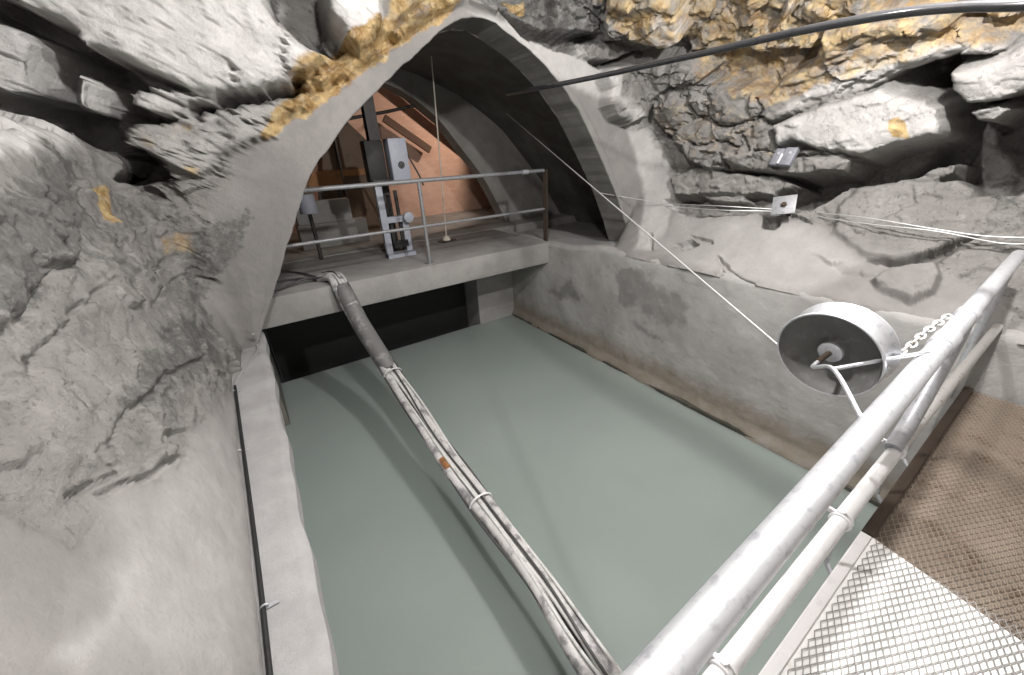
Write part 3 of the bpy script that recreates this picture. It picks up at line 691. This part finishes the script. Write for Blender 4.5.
struct(MB().box((-.55, 6.5, .55), (.5, 2.5, 1.7)).build('wall_channel_left', 'under', smooth=False))
gt = thing('sluice_gate', (1.6, XF + .5, -.2), 'black steel sluice gate in the dark opening under the concrete bridge', 'gate')
g = MB().box((1.57, XF + .55, .55), (3.66, .05, 1.66))
g.box((1.57, XF + .5, 1.2), (3.66, .07, .1))
g.build('leaf', 'black', gt, smooth=False)
# curb along the left side of the water
cb = MB(); ys = np.linspace(-2.6, 5.25, 120); vs = []
for y in ys:
    n = .008 * math.sin(y * 5.1) + .006 * math.sin(y * 11.7)
    xo = float(np.interp(y, [-2.6, 1.2, 3.95, 4.9, 5.25], [-.50, -.50, -.58, -.42, -.40])); zt = 1.40 + n * .6
    vs += [(XL - .2, y, -.3), (XL - .2, y, zt - .2), (XL + n, y, zt - .16), (XL + n, y, zt - .035), (XL - .03 + n, y, zt - .006), (XL - .055 + n, y, zt), (xo, y, zt + .005), (xo, y, -.3)]
fs = []
for i in range(len(ys) - 1):
    for k in range(7): fs.append((8 * i + k, 8 * i + k + 1, 8 * i + 9 + k, 8 * i + 8 + k))
fs += [tuple(range(8)), tuple(8 * (len(ys) - 1) + k for k in range(8))[::-1]]
struct(cb.add(vs, fs).build('trim_3', 'curb'))
# bridge deck slab: a beam over the water, then the gallery floor behind a joint
struct(MB().box((2.02, (YB + 7.17) / 2, 1.575), (4.56, 7.17 - YB, .37), bevel=.012).build('concrete_bridge', 'concrete'))
struct(MB().box((5.9, 6.25, 1.50), (3.2, 2.8, .2)).box((3.3, 8.9, 1.62), (8.4, 3.36, .28), bevel=.01).build('floor_gallery', 'gallery_concrete', smooth=False))
struct(MB().box((2.0, 7.2, 1.5), (4.6, .1, .3)).build('floor_joint', 'under', smooth=False))
# gallery vault behind the arch and its end wall with the second arch
def vault(name, prof_a, prof_b, mat, close=False):
    A = np.array(prof_a); B = np.array(prof_b); n = len(A); mb = MB()
    mb.add(list(A) + list(B), [(i, i + 1, n + i + 1, n + i) for i in range(n - 1)]); return struct(mb.build(name, mat))
ac = AX.mean(0); W1 = []; W0 = []
ks = list(range(0, NI, 20)) + [NI - 1]
front = [ROCK[i, NJ - 1] for i in ks]
wide = [np.array([ac[0] + (AX[i][0] - ac[0]) * (1.16 if AX[i][0] < ac[0] else 1.72) + .08, SKEW(AX[i][0]) + DEPTH, ac[1] + .2 + (AX[i][1] - ac[1] - .2) * 1.14 + CAMZ]) for i in ks]
YE = 7.75
back = [np.array([p[0], YE, p[2]]) for p in wide]
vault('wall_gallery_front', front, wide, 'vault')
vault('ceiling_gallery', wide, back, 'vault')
O2 = [(.15, -1.5), (.2, -.6), (.55, .3), (1.2, .98), (1.9, 1.25), (2.6, 1.22), (3.15, .98), (3.62, .62), (3.95, .22), (4.45, -.40), (4.72, -.85), (5.05, -1.5)]
O2, _ = resample(np.array(smooth_path([(a, b, 0) for a, b in O2], 120))[:, :2], len(ks))
open2 = [np.array([p[0], YE, p[1] + CAMZ]) for p in O2]
rev2 = [p + np.array([0, .35, 0]) for p in open2]
vault('wall_gallery_end', back, open2, 'gallery_concrete')
vault('trim_4', open2, rev2, 'gallery_concrete')
# chamber beyond: brick back wall, side walls, roof
yc = 10.4
struct(MB().box((2.9, yc + .1, 3.2), (8.4, .2, 4.4)).build('wall_chamber_back', 'brick', smooth=False))
struct(MB().box((-1.1, 9.2, 3.2), (.2, 2.6, 4.4)).build('wall_chamber_left', 'brick', smooth=False))
struct(MB().box((7.1, 9.2, 3.2), (.2, 2.6, 4.4)).build('wall_chamber_right', 'brick', smooth=False))
struct(MB().box((2.9, 9.2, 5.3), (8.4, 2.6, .2)).build('ceiling_chamber', 'gallery_concrete', smooth=False))
# the cavern closes behind the walkway
struct(MB().box((2.0, -2.7, 2.6), (7.5, .2, 6.0)).build('wall_back', 'under', smooth=False))

# ================================================================== bridge railing
def on_deck(u, v, y): return at_y(u, v, y)
zr, zm = 1.76 + 1.16, 1.76 + .55
yr = 5.42
rail = thing('bridge_railing', (2.1, yr, 1.76), 'low grey steel pipe railing along the front edge of the concrete bridge', 'railing')
MB().tube([(-.1, yr, zr), (4.3, yr, zr)], .028, 14).build('top_rail', 'rail_grey', rail)
MB().tube([(-.1, yr, zm), (4.3, yr, zm)], .022, 12).build('middle_rail', 'rail_grey', rail)
for x in (-.02, 2.10):
    MB().tube([(x, yr, 1.76), (x, yr, zr)], .026, 12).box((x, yr, 1.768), (.12, .12, .016)).torus((x, yr, zr), (0, 0, 1), .026, .008, 16, 6).build('post', 'rail_grey', rail)
MB().box((4.33, yr, 1.76 + .59), (.02, .10, 1.18)).build('end_plate', 'dark_rust_and_shade', rail)
MB().lathe((3.92, yr, zr), (1, 0, 0), [(-.05, .028), (-.05, .036), (.05, .036), (.05, .028)], 16).build('coupling', 'galv', rail)

# ================================================================== gate hoist on the bridge
hx, hy = 2.0, 6.28
zz = 1.76
h = thing('gate_hoist', (hx, hy, zz), 'grey blue motor hoist on a steel frame standing on the bridge deck', 'hoist')
fr = MB()
fr.box((1.76, 6.25, zz + .57), (.10, .10, 1.12), bevel=.004)
fr.box((2.12, 6.34, zz + .30), (.10, .10, .58), bevel=.004)
fr.box((1.94, 6.27, zz + .03), (.46, .22, .06)).box((1.94, 6.30, zz + .58), (.44, .10, .09)).box((1.98, 6.3, zz + 1.12), (.60, .24, .05))
fr.build('frame', 'hoist', h)
h_motor = MB().box((2.14, 6.28, zz + 1.435), (.28, .26, .58), bevel=.02).build('motor_housing', 'hoist', h)
rr = MB().torus((2.15, 6.145, zz + 1.36), (0, 1, 0), .042, .009, 20, 6).lathe((2.15, 6.15, zz + 1.36), (0, -1, 0), [(0, .03), (.012, .028), (.014, 0)], 16)
rr.build('inspection_cover', 'dark_steel', h_motor)
MB().box((1.80, 6.30, zz + 1.42), (.27, .22, .56), bevel=.012).build('control_box', 'black', h)
MB().box((1.83, 6.2, zz + 1.14), (.3, .12, .08), bevel=.006).build('junction_box', 'black', h)
MB().tube([(2.05, 6.36, zz + .05), (2.05, 6.36, zz + 1.0)], .03, 12).build('spindle', 'dark_steel', h)
MB().lathe((2.14, 6.20, zz + .60), (0, -1, 0), [(0, .08), (.05, .08), (.06, .06), (.06, .0)], 20).build('bearing', 'hoist', h)
MB().tube([(2.30, 6.24, zz + 1.5), (2.42, 6.18, zz + 1.2), (2.46, 6.16, zz + 1.05)], .014, 8).build('hand_lever', 'dark_steel', h)
MB().box((1.9, 6.36, zz + .36), (.05, .05, .55)).box((1.96, 6.22, zz + .2), (.24, .06, .10)).build('linkage', 'black', h)
col = thing('steel_column', (1.98, 6.75, zz), 'dark steel column rising behind the grey blue hoist into the vault', 'column')
MB().box((1.98, 6.75, zz + 1.75), (.05, .16, 3.5)).box((1.98, 6.68, zz + 1.75), (.17, .02, 3.5)).box((1.98, 6.82, zz + 1.75), (.17, .02, 3.5)).build('section', 'dark_steel', col)
MB().box((1.98, 6.75, zz + .012), (.3, .3, .024)).build('base_plate', 'dark_steel', col)

# pull rope with its foot
rp = thing('pull_rope', (3.02, 6.78, 1.76), 'thin pale rope hanging from the vault to a foot plate on the bridge', 'rope')
top = at_y(430, 42, 6.6)
MB().tube(smooth_path([(3.02, 6.78, 1.84), (3.05, 6.72, 3.2), top], 20), .012, 8).build('cord', 'rope', rp)
MB().box((3.02, 6.78, 1.768), (.30, .20, .016), Matrix.Rotation(.3, 3, 'Z')).build('foot_plate', 'dark_steel', rp)
MB().lathe((3.02, 6.78, 1.775), (0, 0, 1), [(0, .075), (.02, .08), (.06, .06), (.085, .03), (.09, 0)], 20).build('weight', 'rope', rp)
MB().lathe(top, (0, 0, 1), [(-.1, .0), (-.1, .06), (.1, .06), (.1, 0)], 14).build('eye_bolt', 'black', rp)

# ---- things in the chamber behind
cab = thing('equipment_cabinet', (1.25, 8.9, 1.76), 'brown cabinet, its slanted top shaped after a shadow edge, in the orange lit chamber, left of the hoist', 'cabinet')
P = [at_y(u, v, 8.6) for u, v in ((322, 132), (342, 117), (370, 143), (376, 206), (316, 212))]
P[3][2] = P[4][2] = 1.76
MB().prism([(p[0], 8.6, p[2]) for p in P], (0, .55, 0)).build('body', 'brown', cab)  # slanted outline follows a shadow edge on the chamber wall
q = [at_y(u, v, 8.58) for u, v in ((322, 172), (370, 168), (372, 174), (320, 178))]
MB().prism([(p[0], 8.57, p[2]) for p in q], (0, .03, 0)).build('ledge', 'timber', cab)
a, b = at_y(333, 135, 8.5), at_y(346, 196, 8.5)
MB().tube([a, b], .03, 10).build('pipe', 'dark_steel', cab)
tb = thing('timber_panel', (1.0, 8.2, 1.76), 'orange timber panel at the far left behind the bridge railing', 'panel')
q = [at_y(u, v, 8.3) for u, v in ((312, 172), (340, 170), (344, 186), (308, 188))]
MB().prism([(p[0], 8.3, p[2]) for p in q], (0, .04, 0)).build('board', 'timber', tb)
for u0 in (318, 338):
    p = at_y(u0, 184, 8.34); MB().box((p[0], 8.345, (p[2] + 1.76) / 2), (.06, .05, p[2] - 1.76)).build('upright', 'dark_steel', tb)
blk = thing('concrete_block', (1.3, 8.15, 1.76), 'pale concrete block on a low plinth behind the bridge railing, left of the hoist', 'block')
a, b, c = at_y(300, 236, 8.0), at_y(366, 218, 8.0), at_y(340, 199, 8.0)
MB().box(((a[0] + b[0]) / 2, 8.15, (1.76 + b[2]) / 2), (b[0] - a[0], .3, b[2] - 1.76), bevel=.01).build('plinth', 'gallery_concrete', blk)
MB().box((c[0] - .32, 8.15, (b[2] + c[2]) / 2), (.95, .26, c[2] - b[2]), bevel=.015).build('block', 'concrete', blk)
dr = thing('steel_drum', (.86, 7.3, 1.76), 'grey drum at the left edge of the arch behind the top rail', 'drum')
p = at_y(307, 204, 7.0)
MB().lathe((p[0], 7.0, p[2] - .14), (0, 0, 1), [(0, 0), (0, .13), (.28, .13), (.29, .11), (.29, 0)], 24).build('shell', 'hoist', dr)
MB().tube([(p[0], 7.0, 1.76), (p[0], 7.0, p[2] - .13)], .03, 10).build('stand', 'dark_steel', dr)
sb = thing('steel_brace', (.9, 6.6, 1.76), 'short dark steel brace standing on the bridge by the left arch edge', 'brace')
a, b = at_z(310, 234, 1.76), at_y(303, 207, 8.6)
MB().beam(a, (a[0] - .14, a[1], 1.76 + .5), .05, .07).build('strut', 'dark_steel', sb)
# dark bars added in place of beam shadows on the chamber wall
for k, (u0, v0, u1, v1, lab) in enumerate(((392, 84, 505, 178, 'dark bar standing in for a beam shadow slanting across the orange chamber wall, upper of the two'), (384, 118, 430, 150, 'short dark bar standing in for a beam shadow below the longer one in the chamber'))):
    a, b = at_y(u0, v0, 10.15), at_y(u1, v1, 10.15)
    o = MB().beam(a, b, .10, .16).build('beam_shadow_bar' , 'beam', smooth=False); tag(o, lab, 'beam', 'chamber beam shadows')
a, b = at_y(318, 124, 8.05), at_y(445, 99, 8.05)
o = MB().tube([a, (a + b) / 2 + np.array([0, 0, -.02]), b], .028, 10).build('overhead_pipe', 'dark_steel'); tag(o, 'thin dark pipe crossing the second arch above the hoist', 'pipe')

# ================================================================== walkway in the foreground
ZP = 1.40
def expanded_mesh(x0, x1, y0, y1, z, lw=.057, sw=.027, wd=.003, th=.003):
    mb = MB(); n = int((x1 - x0) / (lw / 2)); rows = int((y1 - y0) / (sw / 2)); V = []; Fc = []
    for k in range(rows):
        yk = y0 + k * sw / 2; o = len(V)
        for i in range(n + 1):
            x = x0 + i * lw / 2; sgn = 1 if (i + k) % 2 else -1; y = yk + sgn * sw / 4 * .86; tl = .0012 * sgn
            V += [(x, y - wd / 2, z + tl), (x, y + wd / 2, z + tl), (x, y + wd / 2, z + th + tl), (x, y - wd / 2, z + th + tl)]
        for i in range(n):
            a = o + 4 * i; b = a + 4
            for q in range(4): Fc.append((a + q, a + (q + 1) % 4, b + (q + 1) % 4, b + q))
    return mb.add(V, Fc)
wp = thing('metal_walkway', (1.0, -.5, ZP), 'expanded metal walkway panel over a bright white board, nearest the camera', 'walkway')
expanded_mesh(-.36, 2.10, -1.9, .085, ZP).build('mesh', 'mesh_white', wp, smooth=False)
MB().prism([(-.38, -1.92, ZP - .022), (2.0, -1.92, ZP - .022), (1.99, -.47, ZP - .022), (2.03, -.44, ZP - .022), (2.135, .09, ZP - .022), (-.38, .09, ZP - .022)], (0, 0, .016)).build('backing_board', 'board_white', wp, smooth=False)
wq = thing('metal_walkway', (3.2, -.5, ZP), 'tan brown expanded metal walkway panel at the right, reaching to the rock wall', 'walkway')
expanded_mesh(2.10, 4.24, -1.9, .085, ZP).build('mesh', 'mesh_brown', wq, smooth=False)
MB().prism([(2.0, -1.92, ZP - .04), (4.26, -1.92, ZP - .04), (4.26, .09, ZP - .04), (2.0, .09, ZP - .04)], (0, 0, .017)).build('backing_board', 'board_brown', wq, smooth=False)
ed = thing('walkway_edge_angle', (1.9, .115, ZP), 'pale painted steel angle along the water side edge of the walkway', 'edge')
MB().box((.87, .108, ZP + .0), (2.5, .036, .012), bevel=.002).box((.87, .129, ZP - .05), (2.5, .008, .11)).build('angle', 'white', ed)
o_ = MB().box((3.19, .106, ZP + .002), (2.12, .042, .016), bevel=.002).box((3.19, .129, ZP - .05), (2.12, .008, .11)).build('angle', 'dark_rust_and_shade', ed); o_['label'] = 'far length of the edge angle, coloured dark for the rail shadow'  # dark colour stands for the railing's shadow along this length
sb_ = struct(MB().box((1.93, .05, ZP - .14), (4.62, .08, .18)).box((1.93, -1.0, ZP - .14), (4.62, .08, .18)).build('trim_5', 'dark_steel', smooth=False))

# railing
wr = thing('walkway_railing', (1.9, .17, ZP), 'large shiny galvanized pipe railing along the walkway in the foreground', 'railing')
RY = lambda x: .148 + .0155 * x
RZ = CAMZ - .80
MB().tube([(x, RY(x), RZ) for x in np.linspace(-.6, 4.36, 40)], .037, 28).build('top_rail', 'galv', wr)
def sleeve(x, L, rad):
    d = Vector((1, .0155, 0)).normalized()
    return MB().lathe((x, RY(x), RZ), d, [(-L/2, .036), (-L/2, rad - .002), (-L/2 + .003, rad), (L/2 - .003, rad), (L/2, rad - .002), (L/2, .036)], 28).build('coupling_sleeve', 'galv', wr)
sleeve(2.28, .15, .043); sleeve(2.72, .10, .043)
MZ, MY = CAMZ - 1.30, .155
mr = MB().tube([(x, MY, MZ) for x in np.linspace(-.5, 2.20, 20)], .028, 20).build('middle_rail', 'white', wr); mr['label'] = 'white painted lower rail'
m2 = MB().tube([(x, MY - .01 * (x - 2.2), MZ) for x in np.linspace(2.20, 4.30, 20)], .026, 18).build('middle_rail', 'offwhite', wr); m2['label'] = 'chipped far length of the lower rail'
MB().tube(smooth_path([(2.12, MY + .01, MZ + .02), (2.3, MY + .012, MZ + .10), (2.62, RY(2.62) - .01, RZ - .08), (2.75, RY(2.75), RZ - .03)], 24), .032, 18).build('brace_pipe', 'galv_dull', wr)
MB().tube([(.2, RY(.2), ZP - .05), (.2, RY(.2), RZ)], .026, 16).build('post', 'galv', wr)
MB().tube([(4.1, RY(4.1) - .03, ZP - .05), (4.1, RY(4.1), RZ)], .026, 16).build('post', 'galv_dull', wr)
for x in (.72, 1.52, 2.14):
    c = MB().torus((x, MY, MZ), (1, 0, 0), .031, .006, 24, 8).torus((x + .022, MY, MZ), (1, 0, 0), .031, .005, 24, 8)
    c.box((x + .011, MY + .045, MZ + .02), (.022, .035, .012), bevel=.003)  .tube([(x + .011, MY + .02, MZ + .025), (x - .012, MY + .075, MZ + .045)], .006, 8)
    c.lathe((x + .011, MY + .004, MZ + .034), (0, .2, 1), [(0, .012), (.008, .012), (.009, 0)], 6)
    c.build('pipe_clamp', 'white', wr)
for x in (1.78, 2.45, 2.9):
    b = MB().tube(smooth_path([(x, .125, ZP - .03), (x + .02, .17, ZP + .02), (x + .05, MY, MZ - .03)], 12), .010, 10)
    b.build('support_bracket', 'galv_dull', wr)

# guide pulley on the rail
PC = np.array([1.832, .435, CAMZ - .811]); PAX = Vector((.982, -.07, .174)).normalized()
pw = thing('guide_pulley', PC, 'dished grey steel wheel with a broad rim held on two rods off the rail', 'pulley')
MB().lathe(PC, PAX, [(-.012, .182), (-.014, .188), (-.008, .191), (0, .189), (.012, .172), (.085, .172), (.10, .189), (.106, .191), (.112, .188), (.112, .178), (.104, .05), (.104, .02)], 72).build('rim', 'galv', pw, angle=.9)
MB().lathe(PC, PAX, [(-.012, .182), (.004, .176), (.03, .16), (.052, .12), (.062, .075), (.056, .055), (.040, .048), (.026, .036), (.024, .0)], 72)  .build('dish', 'dish', pw, angle=1.2)
MB().lathe(PC + np.array(PAX) * .03, -PAX, [(0, .045), (.012, .044), (.018, .034), (.018, .0)], 32).build('hub', 'galv_dull', pw)
ru = Vector((0, 0, 1)); sx = ru.cross(PAX).normalized(); sy = PAX.cross(sx)
hubp = Vector(PC)
e1 = Vector(at_d(833, 369, 1.84))
ra = Vector(at_d(928, 352, 2.17)); rb = Vector((1.40, RY(1.40) + .02, RZ))
MB().tube(smooth_path([hubp, hubp - PAX * .07, hubp - PAX * .10 + Vector((.0, 0, -.01)), e1, rb], 40), .0075, 10).build('support_rod', 'galv', pw)
MB().tube([e1, ra], .0075, 10).build('support_rod', 'galv', pw)
MB().tube([hubp - PAX * .07, hubp + PAX * .12], .011, 12).build('axle', 'dark_rust_and_shade', pw)
MB().lathe(hubp + Vector(at_d(890, 365, 2.02)) - Vector(at_d(830, 350, 2.02)), (-1, 0, 0), [(-.01, .0), (-.01, .012), (.01, .012), (.014, 0)], 12).build('rim_bolt', 'wire', pw)

# chain from rail
a = Vector((2.10, RY(2.1) + .02, RZ + .01)); b = Vector(at_d(905, 350, 2.25)); c = Vector(at_d(940, 326, 2.6))
ch = thing('safety_chain', a, 'short dull steel chain lying beside the rail coupling behind the wheel', 'chain')
pts = smooth_path([Vector((2.6, RY(2.6) + .045, RZ + .02)), Vector((2.35, RY(2.35) + .07, RZ + .0)), Vector((2.12, RY(2.12) + .09, RZ - .03)), Vector((2.0, RY(2.0) + .16, RZ - .05))], 15)
for i in range(14):
    p, q = Vector(pts[i]), Vector(pts[i + 1]); d = (q - p).normalized(); u = Vector((0, 0, 1)) if i % 2 else Vector((0, 1, 0)); ax = d.cross(u).normalized(); y = ax.cross(d)
    m = MB(); L = (q - p).length * .68
    loop = [(p + q) / 2 + d * (L * math.cos(t)) + y * (.013 * math.sin(t)) for t in np.linspace(0, 2 * math.pi, 17)]
    m.tube(loop, .0045, 6, cap=False).build('link', 'offwhite', ch)

# ================================================================== cables and wires
# haul wire from the pulley into the gallery
wa = Vector(at_d(783, 333, 2.05)); far = Vector(at_y(500, 108, 7.6))
_wd = (far - Vector(PC)).normalized(); _rd = PAX.cross(_wd).normalized(); _rd = _rd if _rd.z > 0 else -_rd
_rd = -_rd
tang = Vector(PC) + PAX * .05 + _rd * .176
hw = thing('haul_wire', tang, 'straight bright steel wire from the wheel rim up into the dark arch', 'wire')
MB().tube([tang, tang + (far - tang) * .5, far], .0055, 8).build('strand', 'wire', hw)
MB().lathe(far, (0, 1, 0), [(-.05, 0), (-.05, .03), (.12, .03), (.12, 0)], 12).build('end_fitting', 'dark_steel', hw)

# bundle of cables from the bridge edge down over the water
BX = [((318, 279), 5.75, 1.80), ((333, 276), 5.38, 1.815), ((342, 288), 5.21, None), ((360, 322), 5.0, None), ((395, 378), 4.2, None), ((440, 447), 2.98, None), ((480, 502), 2.22, None), ((540, 582), 1.36, None), ((600, 674), .74, None)]
ctrl = []
for (u, v), y, z in BX:
    p = at_y(u, v, y)
    ctrl.append(p)
ctrl[0] = np.array([.62, 5.62, 1.79]); ctrl[1] = np.array([.74, 5.40, 1.83])
ctrl.append(np.array([.93, -.1, .62])); ctrl.append(np.array([.93, -.9, .75]))
cen = smooth_path(ctrl, 90)
cbn = thing('cable_bundle', ctrl[1], 'bundle of grey cables and hoses running from the bridge down over the green water', 'cables')
def run(off, r, mat, seed, i0=0, name='cable'):
    pts = []
    for i in range(i0, 90):
        t = i / 89; sp = 1.0 + .10 * math.exp(-((t - .30) / .18) ** 2)
        w1 = .008 * math.sin(t * 19 + seed * 2.1) + .006 * math.sin(t * 31 + seed)
        pts.append(Vector(cen[i]) + Vector((off[0] * sp + w1, 0, off[1] + w1 * .5)) + Vector((0, off[1] * (1 - t), 0)))
    return MB().tube(pts, r, 14).build(name, mat, cbn)
run((-.055, .0), .046, 'cable', 1); run((.050, .01), .040, 'cable', 2)
run((.000, .035), .017, 'cable_light', 3); run((.014, .062), .010, 'cable_dark', 4); run((.088, .0), .016, 'cable_dark', 5)
run((-.095, .01), .012, 'cable_dark', 6); run((.0, -.03), .026, 'cable_dark', 7); run((-.03, .05), .012, 'cable_light', 8); run((.08, .035), .012, 'cable_light', 9)
MB().tube([Vector(c_) + Vector((0, 0, .012)) for c_ in cen[8:26]], [.06, .09] + [.108] * 13 + [.104, .098, .06], 20).build('wrap', 'cable_wrap', cbn)
def tie(k, mat, R0=.088):
    d = Vector(cen[min(k + 1, 89)]) - Vector(cen[k - 1])
    MB().torus(Vector(cen[k]) + Vector((0, 0, .015)), d, R0, .009, 28, 8, 1.25).build('cable_tie', mat, cbn)
cpx = proj(np.array(cen))
for (u, v, mat) in ((485, 502, 'white'), (393, 374, 'cable_light'), (352, 302, 'cable')):
    tie(int(np.argmin(np.where(np.isfinite(cpx[:, 0]), (cpx[:, 0] - u) ** 2 + (cpx[:, 1] - v) ** 2, 1e9))), mat)
k = int(np.argmin(np.where(np.isfinite(cpx[:, 0]), (cpx[:, 0] - 449) ** 2 + (cpx[:, 1] - 468) ** 2, 1e9)))
d_ = (Vector(cen[k + 1]) - Vector(cen[k])).normalized()
MB().tube([Vector(cen[k]) + Vector((-.055, 0, .004)) - d_ * .07, Vector(cen[k]) + Vector((-.055, 0, .004)) + d_ * .07], .049, 14).build('rust_sleeve', 'rust', cbn)
# loose cables on the deck at the left end of the bundle
for n_, (pts, r, lab) in enumerate((
        ([(.72, 5.42, 1.81), (.45, 5.62, 1.83), (.1, 5.5, 1.80), (-.08, 5.42, 1.78)], .016, 'black cable curving along the bridge edge to the arch foot, nearest the water'),
        ([(.62, 5.55, 1.80), (.40, 5.85, 1.785), (.15, 5.95, 1.78), (-.1, 5.9, 1.78)], .014, 'dark cable lying on the bridge deck behind the front cable'),
        ([(.60, 5.6, 1.80), (.42, 6.2, 1.785), (.22, 6.5, 1.78), (.0, 6.35, 1.78)], .013, 'dark cable looping furthest back on the bridge deck'))):
    o = MB().tube(smooth_path(pts, 30), r, 10).build('loose_cable', 'cable_dark'); tag(o, lab, 'cable', 'loose cables on the bridge deck')

# thick black cable sagging across the upper right
TPX = [((1120, -2), 2.9), ((1024, 5), 3.0), ((960, 7), 3.05), ((900, 13), 3.1), ((820, 27), 3.25), ((760, 40), 3.45), ((700, 54), 3.7), ((650, 65), 4.0), ((600, 76), 4.35), ((550, 86), 4.7)]
tpts = [at_d(u, v, d) for (u, v), d in TPX] + [at_y(507, 94, 4.62)]
tc = thing('overhead_cable', tpts[4], 'thick glossy black cable sagging across the ochre rock at the upper right', 'cable')
MB().tube(smooth_path(tpts, 80), .022, 16).build('sheath', 'sheath', tc)
# twin wires along the right wall
def wall_wire(px, off, r, lab):
    pts = []
    for u, v in px:
        p, n = hit(u, v, off)
        if p is not None: pts.append(p)
    o = MB().tube(smooth_path(pts, 70), r, 8).build('wall_wire', 'wire'); return tag(o, lab, 'wire', 'wires along the right wall')
def wire_d(px, r, lab):
    pts = [at_d(u, v, d) for u, v, d in px]
    o = MB().tube(smooth_path(pts, 70), r, 8).build('wall_wire', 'wire'); return tag(o, lab, 'wire', 'wires along the right wall')
def dist_at(u, v, off=.06):
    p, n = hit(u, v, off); return float(np.linalg.norm(p - EYE)) if p is not None else 4.5
ds = {k: dist_at(*k) for k in ((604, 193), (668, 204), (784, 209), (935, 232), (1015, 240))}
wire_d([(600, 193, ds[(604, 193)] - .02), (665, 203, ds[(668, 204)] - .1), (720, 206, ds[(784, 209)] - .05), (784, 210, ds[(784, 209)] - .04), (860, 217, ds[(935, 232)] + .1), (935, 229, ds[(935, 232)] - .05), (985, 236, ds[(1015, 240)] - .02), (1040, 238, ds[(1015, 240)] - .05)], .0048, 'upper of two pale wires slung along the right rock wall past the square plate')
wire_d([(664, 206, ds[(668, 204)] + .0), (720, 210, ds[(784, 209)] - .02), (784, 212, ds[(784, 209)] - .05), (860, 223, ds[(935, 232)] + .1), (935, 231, ds[(935, 232)] - .06), (1000, 243, ds[(1015, 240)] - .02), (1040, 244, ds[(1015, 240)] - .05)], .0048, 'lower of two pale wires slung along the right rock wall past the square plate')
# rock bolt plates
def wall_plate(name, u, v, w_, h_, rot, mat, lab, kind):
    p, n = hit(u, v, .05); n = Vector(n)
    if kind == 'plate':
        q, n = hit(u, v + 20, .0); n = Vector(n); p = at_d(u, v, float(np.linalg.norm(q - EYE)) - .10); n = (n + (Vector(EYE) - Vector(p)).normalized() * .8).normalized()
    t = thing(name, p, lab, kind)
    x = Vector((0, 0, 1)).cross(n).normalized(); y = n.cross(x)
    ca, sa = math.cos(rot), math.sin(rot); x2 = x * ca + y * sa; y2 = y * ca - x * sa
    m = Matrix((x2, y2, n)).transposed()
    return t, Vector(p), m, n
t, p, m, n = wall_plate('anchor_plate', 784, 205, .2, .2, .3, 'plate', 'square steel rock bolt plate tilted on the right wall, with the wires passing below', 'plate')
MB().box(p, (.21, .19, .014), m @ Matrix.Rotation(-.12, 3, 'Z'), .002).build('plate', 'rail_grey', t)
MB().lathe(p, n, [(-.6, .018), (.0, .018), (.0, .03), (.02, .03), (.022, .018), (.05, .016), (.05, 0)], 6).build('bolt', 'dark_rust_and_shade', t)
t, p, m, n = wall_plate('wall_bracket', 786, 161, .2, .2, -.05, 'plate', 'bluish grey metal bracket fixed to the broken rock above the square plate', 'bracket')
MB().box(p + m @ Vector((-.06, 0, .02)), (.085, .17, .05), m, .006).box(p + m @ Vector((.05, 0, .03)), (.115, .18, .06), m, .008).build('body', 'plate', t)
MB().box(p + m @ Vector((-.01, -.03, .055)), (.018, .10, .02), m, .003).build('clip', 'white', t)
for q_ in ((-.06, .03, .04), (.06, .03, .06)): MB().lathe(p + m @ Vector(q_), n, [(0, .014), (.012, .014), (.014, 0)], 6).build('bolt_head', 'galv', t)
MB().lathe(p, n, [(-.12, .014), (.03, .014)], 8).build('anchor', 'rust', t)

# bright chips of rock plate sticking out under the overhead cable
# left curb: black cable along the wall foot, thin pale conduit up to the bridge
cp = [at_z(u, v, 1.418) for u, v in ((290, 860), (270, 675), (261, 590), (250, 500), (242, 440), (235, 386))]
bc = thing('curb_cable', cp[-1], 'black cable along the top of the pale curb at the foot of the left wall', 'cable')
MB().tube(smooth_path(cp, 60), .011, 10).build('sheath', 'black', bc)
for u, v in ((265, 607), (239, 452), (233, 392)):
    q = at_z(u, v, 1.418); MB().torus(q, (0, 1, 0), .016, .005, 16, 6).box((q[0] + .03, q[1], 1.412), (.05, .02, .006)).build('clip', 'galv_dull', bc)
q = [at_z(235, 384, 1.415), at_z(240, 374, 1.415), at_z(257, 352, 1.42), at_y(257, 344, 4.78), at_y(253, 334, 4.66)]
cd = MB().tube(smooth_path(q, 40), .009, 10).build('conduit', 'wire'); tag(cd, 'thin pale bent conduit at the far end of the curb below the arch', 'conduit')
